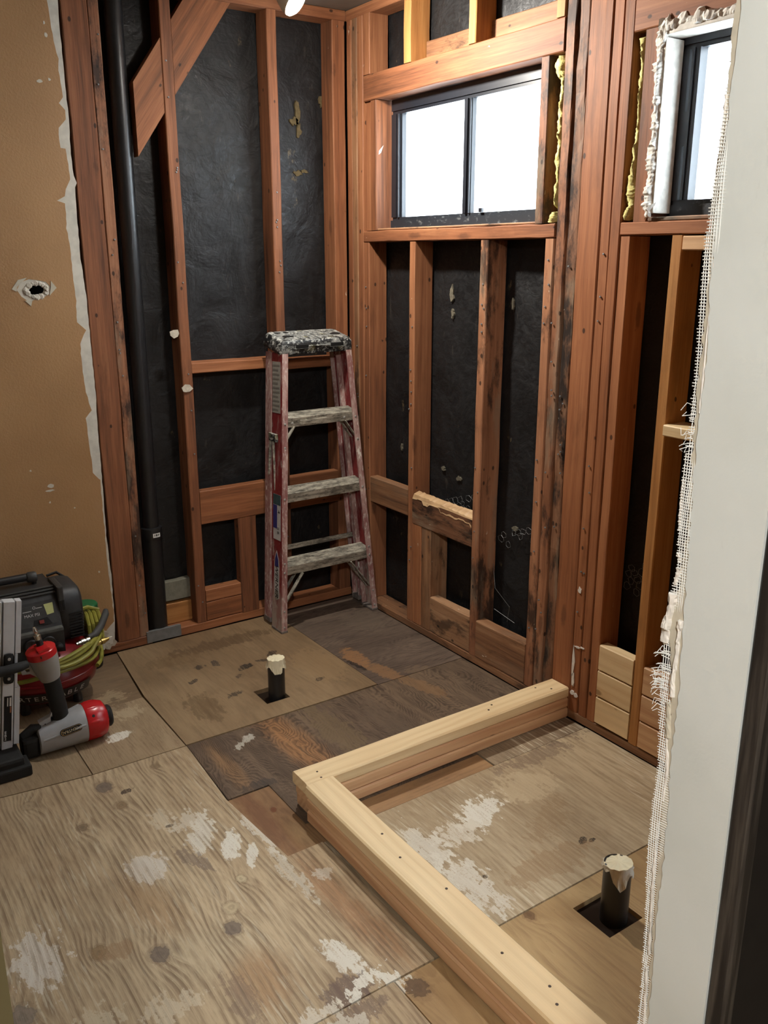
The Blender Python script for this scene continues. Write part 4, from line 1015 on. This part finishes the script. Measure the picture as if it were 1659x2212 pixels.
# spreader hinge on the left rail, folded
zx = railx(.80, -1)
MB().box((zx - .012, -.155, .800), (zx - .0005, -.092, .832), bev=.002).build('spreader_hinge', M_CAP, lad)
MB().tube([(zx - .006, -.122, .800), (zx - .008, -.132, .60)], .0055, 8).tube([(zx - .008, -.132, .60), (zx - .003, -.132, .585)], .006, 8).build('spreader_arm', M_STEP, lad)
MB().tube([(zx - .006, -.098, .800), (zx - .007, -.078, .655)], .0055, 8).build('spreader_arm', M_STEP, lad)
for side in (-1, 1):
    for z in (.025, .095, .262, .30, .570, .78, .875):
        MB().lathe([(.0050,-.001),(.0045,.0015),(.002,.0026)], (railx(z, side) - side * .013, raily(z) - .0008, z), 9, (0,-1,0)).build('rivet', M_ALU, lad)
# stickers on the left web (lettered)
def webM(z, off): 
    """frame on the outer face of the left front web: local x runs towards the camera edge, local y up the rail"""
    x = railx(z, -1); up = Vector((.071, .051, 1.144)).normalized(); nx = Vector((-1, 0, 0)); 
    rt = Vector((0, -1, 0)); rt = (rt - up * rt.dot(up)).normalized(); n_ = rt.cross(up)
    m = Matrix((rt, up, n_)).transposed().to_4x4(); m.translation = Vector((x, raily(z) + .0435, z)) + n_ * off
    return m
def decal(name, z, x0, x1, h0, h1, mat, off, parent):
    M = webM(z, 0)
    return MB().box((x0, h0, off), (x1, h1, off + .0004), M).build(name, mat, parent)
def words(name, txt, size, M, mat, parent, align='CENTER', ext=.0002, shear=0):
    c = bpy.data.curves.new(name, 'FONT'); c.body = txt; c.size = size; c.align_x = align; c.align_y = 'CENTER'; c.extrude = ext; c.shear = shear
    c.materials.append(mat); t_ = bpy.data.objects.new(name, c)
    COL.objects.link(t_); dg = bpy.context.evaluated_depsgraph_get()
    me = bpy.data.meshes.new_from_object(t_.evaluated_get(dg)); bpy.data.objects.remove(t_); bpy.data.curves.remove(c)
    me.name = name; o = bpy.data.objects.new(name, me); o.matrix_world = M
    COL.objects.link(o)
    if parent is not None:
        o.parent = parent; bpy.context.view_layer.update(); o.matrix_parent_inverse = parent.matrix_world.inverted(); o.matrix_world = M
    return o
M_STK = plain('worn_grey_sticker', S(150, 146, 136), .7, .2, 0, .3, 120); M_STKW = plain('white_sticker', S(190, 188, 184), .6, .3, 0, .25, 60)
M_BLUE = plain('blue_print', S(50, 50, 110), .6, .3, 0, .2, 60); M_TEAL = plain('teal_print', S(54, 80, 82), .6, .3, 0, .3, 60)
d1 = decal('warning_sticker', 1.02, -.038, .030, -.105, .098, M_STK, .0005, FL); d1['label'] = 'worn grey sticker'
for k in range(11):
    decal('print_line', 1.02, -.033, .024 - .012 * (k % 3 == 0), -.095 + k * .0175, -.0885 + k * .0175, plain('faint_print', S(118, 114, 106)) if k == 0 else bpy.data.materials['faint_print'], .0010, d1)
d2 = decal('size_sticker', .50, -.030, .034, -.105, .085, M_STKW, .0005, FL); d2['label'] = 'white, blue and teal sticker'
decal('teal_print', .50, -.030, .034, .042, .085, M_TEAL, .0010, d2); decal('blue_print', .50, -.030, .004, -.058, .040, M_BLUE, .0010, d2)
words('print', 'II B', .022, webM(.455, .0012) @ Matrix.Translation((.012, -.02, 0)) @ Matrix.Rotation(R(-90), 4, 'Z'), M_INK, d2)
words('print', '4', .028, webM(.455, .0012) @ Matrix.Translation((.018, .06, 0)) @ Matrix.Rotation(R(-90), 4, 'Z'), M_INK, d2)
# maker's oval badge: blue point, white field, black capitals reading down the rail
def oval(cx, cy, a, b_, n=28): return [(cx + a * math.cos(k * 2 * math.pi / n), cy + b_ * math.sin(k * 2 * math.pi / n)) for k in range(n)]
Mz = webM(.232, 0); f3 = lambda p, q, d: Mz @ Vector((p, q, d))
d3 = MB().prism([(-.021,-.088),(.021,-.088),(.022,.045),(.016,.085),(.0,.118),(-.016,.085),(-.022,.045)], f3, .0005, .0009).build('badge', M_STKW, FL)
MB().prism([(-.017,.048),(.017,.048),(.013,.082),(0,.110),(-.013,.082)], f3, .0009, .0013).build('badge_tip', M_BLUE, d3)
MB().prism(oval(0, -.075, .018, .022), f3, .0009, .0012).build('badge_end', M_STK, d3)
words('lettering', 'WERNER', .036, webM(.226, .0016) @ Matrix.Translation((0, -.008, 0)) @ Matrix.Rotation(R(-90), 4, 'Z'), M_INK, d3, shear=.2)

# ---- pancake compressor
M_TANK = plain('red_tank_paint', S(122, 22, 26), .32, .5, 0, .25, 20)
M_SHR = plain('dusty_black_shroud', S(48, 48, 48), .5, .45, 0, .5, 60)
M_SHR2 = plain('dark_grey_panel', S(58, 58, 56), .5, .4, 0, .4, 50)
M_DUST = plain('dusty_edge', S(92, 92, 88), .7, .3, 0, .4, 60)
M_DIAL = plain('dial_face', S(188, 188, 182), .35, .5, 0, .1, 60)
M_CHR = plain('chrome_fitting', S(198, 196, 188), .22, .5, .9, .15, 60)
M_BRS = plain('brass_fitting', S(182, 160, 96), .28, .5, .9, .15, 60)
cmp_ = empty('air_compressor', (-1.44, -.225, 0), 'red pancake air compressor with a dusty black shroud against the tan wall', 'compressor')
CX, CY = -1.44, -.225
tank = MB().lathe([(.0001,.028),(.09,.030),(.145,.045),(.178,.080),(.190,.118),(.190,.140),(.178,.176),(.150,.205),(.10,.222),(.0001,.226)], (CX, CY, 0), 56).build('tank', M_TANK, cmp_, True)
MB().lathe([(.1905,.124),(.1925,.126),(.1925,.132),(.1905,.134)], (CX, CY, 0), 56).build('weld_band', M_TANK, tank, True)
for a in (45, 135, 225, 315):
    x, y = CX + .125 * math.cos(R(a)), CY + .125 * math.sin(R(a))
    MB().lathe([(.017,.0),(.016,.020),(.011,.040)], (x, y, 0), 14).build('rubber_foot', M_BLK, cmp_, True)
# shroud: stepped side profile swept along x
prof = [(-.345,.205),(-.352,.298),(-.335,.306),(-.302,.392),(-.290,.410),(-.268,.426),(-.120,.426),(-.108,.400),(-.105,.215)]
def sweep(x0, x1, pr, name, mat, parent, bv=.0):
    return MB().loft([[(x0, y, z) for y, z in pr], [(x1, y, z) for y, z in pr]]).build(name, mat, parent)
sh = sweep(-1.600, -1.382, prof, 'shroud', M_SHR, cmp_)
for k, (y, z) in enumerate(((-.292,.413),(-.281,.420),(-.270,.427))):
    MB().tube([(-1.598, y, z), (-1.384, y, z)], .0045, 8).build('shroud_rib', M_SHR2, sh, True)
MB().box((-1.598, -.3575, .293), (-1.384, -.335, .305), bev=.002).build('panel_lip', M_DUST, sh)
# control panel text and sticker on the sloping face
pn = Vector((0, -(.392 - .306), -(-.302 + .335))); pn = Vector((0, -.086, .033)).normalized(); pu = Vector((0, .033, .086)).normalized()
PM = Matrix((Vector((1,0,0)), pu, pn)).transposed().to_4x4(); PM.translation = Vector((-1.46, -.3185, .349))
MB().box((-.085, -.036, -.001), (.070, .036, .0012), PM, bev=.001).build('control_panel', M_SHR2, sh)
MB().prism([(.030,.034),(.060,.036),(.059,.000),(.036,-.003)], lambda p, q, d: PM @ Vector((p, q, d)), .0014, .0019).build('sticker', plain('pale_yellow_sticker', S(186, 190, 128), .6, .3, 0, .15, 60), sh)['label'] = 'pale yellow sticker'
M_WPR = plain('white_print', S(190, 190, 186), .6, .3, 0, 0)
words('lettering', 'MAX PSI', .014, PM @ Matrix.Translation((-.012, .004, .0014)), M_WPR, sh)
words('lettering', 'O', .013, PM @ Matrix.Translation((-.002, .028, .0014)), M_WPR, sh); MB().box((.004, .025, .0013), (.024, .027, .0016), PM).build('print_line', M_WPR, sh)
MB().box((-.040, .018, .0013), (-.012, .020, .0016), PM).build('print_line', M_WPR, sh)
MB().prism([(-.015,-.034),(-.008,-.014),(.035,-.010),(.048,-.034)], lambda p, q, d: PM @ Vector((p, q, d)), .0013, .0022).build('switch_recess', M_INK, sh)
MB().box((.006, -.029, .002), (.022, -.017, .006), PM, bev=.001).build('switch', plain('red_switch', S(120, 44, 38)), sh)
for i, gx in enumerate((-1.492, -1.437)):
    g_ = MB().lathe([(.024,-.002),(.0245,.010),(.021,.012),(.0205,.009)], (gx, -.349, .258), 30, (0,-1,.08)).build('gauge', M_BLK, sh, True)
    MB().lathe([(.0205,.0),(.0205,.0012)], (gx, -.3565, .2586), 30, (0,-1,.08)).build('dial', M_DIAL, g_)
    MB().box((gx - .0006, -.3592, .2575), (gx + .0006, -.3582, .272)).build('needle', M_INK, g_)
MB().lathe([(.012,0),(.012,.02),(.006,.024)], (-1.405, -.352, .24), 16, (0,-1,0)).build('regulator_knob', M_BLK, sh, True)
# latch block on the shroud end, motor cover with vents
MB().box((-1.384, -.318, .345), (-1.362, -.200, .437), bev=.006).build('end_cap', M_SHR2, sh)
for k in range(2): MB().box((-1.3815 + .011 * k, -.3205, .350), (-1.374 + .011 * k, -.317, .386)).build('slot', M_INK, sh)
mc = []
for x, s_ in ((-1.384,.92),(-1.372,1.0),(-1.330,1.0),(-1.306,.93),(-1.296,.80)):
    sec = []
    for k in range(24):
        t = 2 * math.pi * k / 24; cy, cz = -.205, .318
        c_, s2 = math.cos(t), math.sin(t); e_ = .55
        sec.append((x, cy + .105 * s_ * abs(c_) ** e_ * (1 if c_ > 0 else -1), cz + .103 * s_ * abs(s2) ** e_ * (1 if s2 > 0 else -1)))
    mc.append(sec)
mcv = MB().loft(mc).build('motor_cover', M_SHR, cmp_, True)
for k in range(9): MB().box((-1.352, -.3135, .238 + k * .011), (-1.305, -.300, .2425 + k * .011)).build('vent_slot', M_INK, mcv)
hb = MB().tube([(-1.590,-.205,.420),(-1.590,-.205,.442),(-1.575,-.205,.452),(-1.445,-.205,.452),(-1.430,-.205,.442),(-1.430,-.205,.420)], .009, 10).build('handle', M_BLK, cmp_, True)
MB().tube([(-1.565,-.205,.453),(-1.455,-.205,.453)], .0135, 14).build('grip', M_BLK, hb, True)
MB().lathe([(.016,-.016),(.019,-.010),(.019,.010),(.016,.016)], (-1.437,-.205,.450), 18, (1,0,0)).build('end_knob', M_SHR2, hb, True)
MB().tube([(-1.375,-.15,.425),(-1.340,-.145,.430),(-1.310,-.16,.405),(-1.290,-.17,.345),(-1.276,-.19,.285),(-1.283,-.20,.240),(-1.300,-.20,.215)], .0048, 10).build('power_cord', M_INK, cmp_, True)
# lettering wrapped on the tank's lower side
def arc_text(txt, a0, da, zc, size):
    for i, ch in enumerate(txt):
        if ch == ' ': continue
        a = R(a0 + da * i); rr = .1845
        n_ = Vector((math.cos(a), math.sin(a), -.55)).normalized(); rt = Vector((-math.sin(a), math.cos(a), 0)); up = n_.cross(rt)
        M = Matrix((rt, up, n_)).transposed().to_4x4(); M.translation = Vector((CX, CY, zc)) + Vector((math.cos(a), math.sin(a), 0)) * rr + n_ * .0022
        words('lettering', ch, size, M, M_WPR, tank)
arc_text('PORTER', 219, 7.6, .086, .033); arc_text('CABLE', 268, 7.6, .086, .033)
bv = []; nn = 40
for i in range(nn + 1):
    a = R(219 + 93 * i / nn)
    for rr, zz in ((.1755,.064),(.1905,.104)): bv.append((CX + rr * math.cos(a), CY + rr * math.sin(a), zz))
mesh('name_band', bv, [(2*i, 2*i+2, 2*i+3, 2*i+1) for i in range(nn)], plain('black_band', S(34, 30, 30), .4), tank, True)

# ---- coiled yellow air hose draped over the tank
M_HOSE = plain('yellow_air_hose', S(136, 132, 52), .5, .4, 0, .3, 40)
hs = empty('air_hose', (CX, CY, .23), 'yellow air hose coiled around the red compressor tank', 'hose')
pts = []
loops = [(.204,.156,.035,.0),(.199,.182,.03,.6),(.197,.204,.02,1.3),(.206,.186,.04,2.2),(.198,.208,.02,3.0)]
N_ = 44
for li, (rr, zz, tl, ph) in enumerate(loops):
    r2, z2, t2, p2 = loops[(li + 1) % len(loops)] if li < len(loops) - 1 else loops[li]
    for k in range(N_):
        u = k / N_; a = 2 * math.pi * u - .7
        R_ = rr + (r2 - rr) * u; Z_ = zz + (z2 - zz) * u; T_ = tl + (t2 - tl) * u; P__ = ph + (p2 - ph) * u
        pts.append((CX + R_ * math.cos(a), CY + min(R_ * math.sin(a), .104), Z_ + T_ * math.sin(a + P__) * .55 + .012 * math.sin(3 * a + li)))
MB().tube(pts, .0078, 8).build('hose_coil', M_HOSE, hs, True)
for k in range(4):
    x = -1.278 + k * .014
    MB().tube([(x, -.28, .19), (x + .004, -.262, .245 + .004 * k), (x + .012, -.21, .268), (x + .018, -.16, .262), (x + .012, -.125, .22)], .0078, 8).build('hose_loop', M_HOSE, hs, True)
MB().tube([(-1.345,-.30,.243),(-1.30,-.20,.288),(-1.25,-.17,.283),(-1.213,-.185,.268)], .0078, 8).build('hose_end', M_HOSE, hs, True)
gp = MB().tube([(-1.300,-.335,.235),(-1.275,-.325,.236),(-1.240,-.290,.250),(-1.205,-.235,.268),(-1.198,-.215,.272)], [.0095,.0125,.0125,.0125,.009], 14).build('bend_guard', plain('grey_rubber_guard', S(66, 66, 64), .6), hs, True)
def fitting(p, d, mats, name):
    p, d = Vector(p), Vector(d).normalized()
    MB().lathe([(.006,-.028),(.0095,-.026),(.0095,-.014),(.007,-.013),(.007,-.008),(.011,-.007),(.011,.006),(.008,.007),(.008,.016),(.0062,.018),(.0062,.024),(.0045,.025)], p, 16, d).build(name, mats, hs, True)
fitting((-1.325,-.352,.232), (-1,-.25,-.05), M_CHR, 'quick_coupler')
fitting((-1.252,-.335,.210), (1,.30,.06), M_BRS, 'brass_fitting')
fitting((-1.300,-.352,.206), (1,.20,.03), M_CHR, 'plug_fitting')

# ---- green-capped bottle behind the compressor
bo = empty('bottle', (-1.232, -.064, 0), 'bottle with a green screw cap on the floor behind the red compressor', 'bottle')
MB().lathe([(.0455,0),(.047,.006),(.047,.165),(.040,.195),(.034,.21)], (-1.232,-.064,0), 28).build('body', M_BLK, bo, True)
MB().lathe([(.044,.205),(.047,.208),(.047,.252),(.043,.257),(.0001,.258)], (-1.232,-.064,0), 32).build('cap', plain('green_cap', S(28, 104, 62), .4, .45, 0, .1, 30), bo, True)

# ---- nail gun lying in front of the compressor
M_GREY = plain('silver_grey_body', S(168, 171, 174), .3, .6, .25, .15, 30)
M_CUP = plain('grey_plastic_cup', S(142, 138, 132), .6, .35, 0, .1, 40)
M_REDP = plain('glossy_red_cap', S(186, 26, 32), .25, .55, 0, .08, 30)
M_RUB = plain('black_rubber_grip', S(36, 36, 35), .7, .3, 0, .3, 60)
ng = empty('nail_gun', (-1.45, -.60, 0), 'silver and red pneumatic nail gun lying on its side in front of the compressor', 'nail gun')
def cyl_sec(x, y, z, ry, rz, n=28, e_=1.0): return [(x, y + ry * math.cos(2*math.pi*k/n), z + rz * math.sin(2*math.pi*k/n)) for k in range(n)]
body = MB().loft([cyl_sec(-1.556,-.602,.0435,.040,.0430), cyl_sec(-1.553,-.602,.0455,.0440,.0450), cyl_sec(-1.52,-.601,.0500,.049,.0495), cyl_sec(-1.46,-.600,.0570,.056,.0565), cyl_sec(-1.420,-.599,.0615,.060,.0610), cyl_sec(-1.409,-.599,.0618,.060,.0610)]).build('body', M_GREY, ng, True)
for a in (20, 105):   # raised casting ribs
    a_ = R(a + 180)
    MB().tube([(-1.545, -.602 + .045 * math.cos(a_), .046 - .045 * math.sin(a_)), (-1.415, -.599 + .061 * math.cos(a_), .062 - .061 * math.sin(a_))], .004, 8).build('casting_rib', M_GREY, body, True)
cap_ = MB().loft([cyl_sec(-1.4085,-.599,.0625,.0615,.0620), cyl_sec(-1.400,-.599,.0635,.0630,.0630), cyl_sec(-1.365,-.598,.0635,.0625,.0625), cyl_sec(-1.346,-.598,.0630,.0560,.0560), cyl_sec(-1.338,-.598,.0630,.044,.044)]).build('end_cap', M_REDP, ng, True)
for a in (200, 245, 290, 20, 110, 155): MB().lathe([(.010,-.022),(.011,0),(.007,.014)], (-1.378, -.598 + .054 * math.cos(R(a)), .0635 - .054 * math.sin(R(a))), 12, (1,0,0)).build('cap_lug', M_REDP, cap_, True)
MB().lathe([(.005,0),(.005,.002)], (-1.388,-.647,.101), 10, (0,-.7,.6)).build('screw', M_INK, cap_)
MB().lathe([(.034,-.006),(.036,.0),(.036,.010),(.031,.016),(.0001,.017)], (-1.336,-.598,.063), 26, (1,0,0)).build('exhaust_bumper', M_RUB, ng, True)
gr = MB().loft([[(cx + .026 * math.cos(2*math.pi*k/20), cy + .019 * math.sin(2*math.pi*k/20), z) for k in range(20)] for cx, cy, z in ((-1.478,-.60,.098),(-1.480,-.60,.14),(-1.486,-.60,.19),(-1.492,-.60,.235),(-1.494,-.60,.250))]).build('grip', M_RUB, ng, True)
cupM = Matrix.Translation((-1.494,-.60,.243)) @ Matrix.Rotation(R(-11), 4, 'Y')
cup = MB().lathe([(.022,.0),(.030,.004),(.037,.030),(.0425,.065),(.0445,.088)], (0,0,0), 30, M=cupM).build('handle_end', M_CUP, ng, True)
MB().lathe([(.0450,.0885),(.0455,.094),(.0455,.110),(.041,.114),(.018,.118)], (0,0,0), 30, M=cupM).build('inlet_cap', M_REDP, ng, True)
MB().box((-.014,-.040,.112), (.022,.014,.124), cupM, bev=.004).build('inlet_boss', M_REDP, ng)
MB().box((-.012,-.0445,.098), (.006,-.0415,.106), cupM).build('cap_slot', M_INK, ng)
MB().lathe([(.011,.118),(.011,.140),(.009,.142)], (.004,0,0), 16, M=cupM).build('inlet_neck', M_RUB, ng, True)
MB().lathe([(.0085,.142),(.0105,.144),(.0105,.158),(.006,.160),(.006,.168),(.0075,.171),(.006,.180),(.004,.186)], (.004,0,0), 16, M=cupM).build('air_plug', M_CHR, ng, True)
MB().prism([(-.030,.075),(-.072,.082),(-.074,.055),(-.052,.048),(-.024,.012)], lambda p, q, d: cupM @ Vector((p, d, q)), -.008, .008, [[(-.048,.066),(-.062,.068),(-.060,.058),(-.050,.057)]]).build('belt_hook', M_CUP, ng)
MB().prism([(-1.508,.092),(-1.470,.120),(-1.500,.142),(-1.512,.118)], lambda p, q, d: Vector((p, d, q)), -.606, -.594).build('trigger', M_GREY, ng)
MB().box((-1.5395,-.606,.094), (-1.455,-.584,.120), Matrix.Translation((-1.50,-.583,.09)) @ Matrix.Rotation(R(-17), 4, 'Y') @ Matrix.Translation((1.50,.583,-.09)), bev=.002).build('magazine', M_GREY, ng)
for k in range(3): MB().lathe([(.0022 + .0012 * k,-.001),(.0022 + .0012 * k,.001)], (-1.528 + .022 * k, -.6065, .097 + .0068 * k), 8, (0,-1,0)).build('magazine_hole', M_INK, ng)
MB().box((-1.606,-.632,.004), (-1.553,-.565,.072), bev=.012).build('nose', M_RUB, ng)
MB().tube([(-1.545,-.60,.085),(-1.565,-.60,.092),(-1.598,-.60,.070)], .015, 12).build('nose_guard', M_RUB, ng, True)
# badge on the body side, lettering upside down as the gun lies
ang = R(198)
bn = Vector((0, math.cos(R(22)) * -1, math.sin(R(22)))).normalized(); bx = Vector((-1, -.02, -.095)).normalized(); bx = (bx - bn * bx.dot(bn)).normalized(); by = bn.cross(bx)
BM = Matrix((bx, by, bn)).transposed().to_4x4(); BM.translation = Vector((-1.462, -.600, .0565)) + bn * .0600
pill = [(.024 + .011 * math.cos(R(-90 + 18 * k)), .011 * math.sin(R(-90 + 18 * k))) for k in range(11)] + [(-.024 + .011 * math.cos(R(90 + 18 * k)), .011 * math.sin(R(90 + 18 * k))) for k in range(11)]
bd = MB().prism(pill, lambda p, q, d: BM @ Vector((p, q, d)), -.004, .0008).build('badge', M_INK, body)
pl2 = [(p * .93, q * .86) for p, q in pill]
MB().prism(pl2, lambda p, q, d: BM @ Vector((p, q, d)), .0006, .0011, [[(p * .95, q * .90) for p, q in pl2]]).build('badge_line', M_BRS, bd)
words('lettering', 'CENTRAL', .0125, BM @ Matrix.Translation((.004, 0, .0012)), plain('badge_print', S(186, 172, 132)), bd)

# ---- aluminium tool body standing on edge at the left
tl_ = empty('table_saw', (-1.66, -.64, 0), 'pale grey aluminium power tool table standing on edge beside the nail gun', 'power tool')
TM = Matrix.Translation((-1.617, -.615, .028)) @ Matrix.Rotation(R(7.2), 4, 'Y')
tb = lambda lo, hi, name, mat, par=tl_, bv=.0015: MB().box(lo, hi, TM, bev=bv).build(name, mat, par)
M_TOOL = plain('pale_grey_aluminium', S(206, 208, 210), .42, .5, .1, .12, 30)
tb((-.30,-.002,.0), (-.0565,.030,.502), 'table_plate', M_TOOL)
tb((-.056,.004,.0), (-.0520,.028,.502), 'groove', M_GREY)
rl = tb((-.0515,-.004,.005), (-.0195,.030,.502), 'fence_rail', M_TOOL)
tb((-.0190,.003,.03), (-.0165,.028,.502), 'groove', M_GREY)
tb((-.0160,-.001,.335), (.0,.028,.502), 'edge_rail', M_TOOL); tb((-.0160,-.001,.225), (-.008,.028,.334), 'edge_rail', M_TOOL); tb((-.0160,-.001,.035), (.0,.028,.224), 'edge_rail', M_TOOL)
tb((-.046,-.0062,.052), (-.024,-.0035,.200), 'label', M_INK, rl, .0005)
tb((-.038,-.0070,.168), (-.035,-.0060,.196), 'label_stripe', M_LABEL, rl, .0002); tb((-.031,-.0070,.168), (-.026,-.0060,.196), 'label_stripe', M_LABEL, rl, .0002); tb((-.030,-.0070,.146), (-.026,-.0060,.166), 'label_mark', plain('orange_print', S(150, 92, 62)), rl, .0002)
for i, ch in enumerate('2BE'):
    words('lettering', ch, .0125, TM @ Matrix.Translation((-.0415, -.0066, .060 + i * .0105)) @ Matrix.Rotation(R(90), 4, 'X'), M_LABEL, rl)
cj = MB().tube([TM @ Vector((-.13,-.020,.285)), TM @ Vector((-.05,-.024,.292)), TM @ Vector((-.004,-.020,.298)), TM @ Vector((.016,-.012,.300))], [.017,.016,.015,.012], 14).build('clamp_lever', M_RUB, tl_, True)
MB().box((-.0505,-.016,.245), (-.0215,-.0045,.340), TM, bev=.010).build('clamp_plate', M_RUB, tl_)
for zz in (.262,.325): MB().lathe([(.005,0),(.0045,.002)], TM @ Vector((-.036,-.0165,zz)), 10, (0,-1,0)).build('screw', M_ALU, tl_)
MB().lathe([(.004,0),(.004,.002)], TM @ Vector((-.105,-.003,.485)), 10, (0,-1,0)).build('screw', M_INK, tl_)
MB().box((-1.93,-.715,.0), (-1.600,-.640,.034), bev=.006).box((-1.93,-.700,.0), (-1.616,-.560,.058), bev=.01).build('base', M_RUB, tl_)
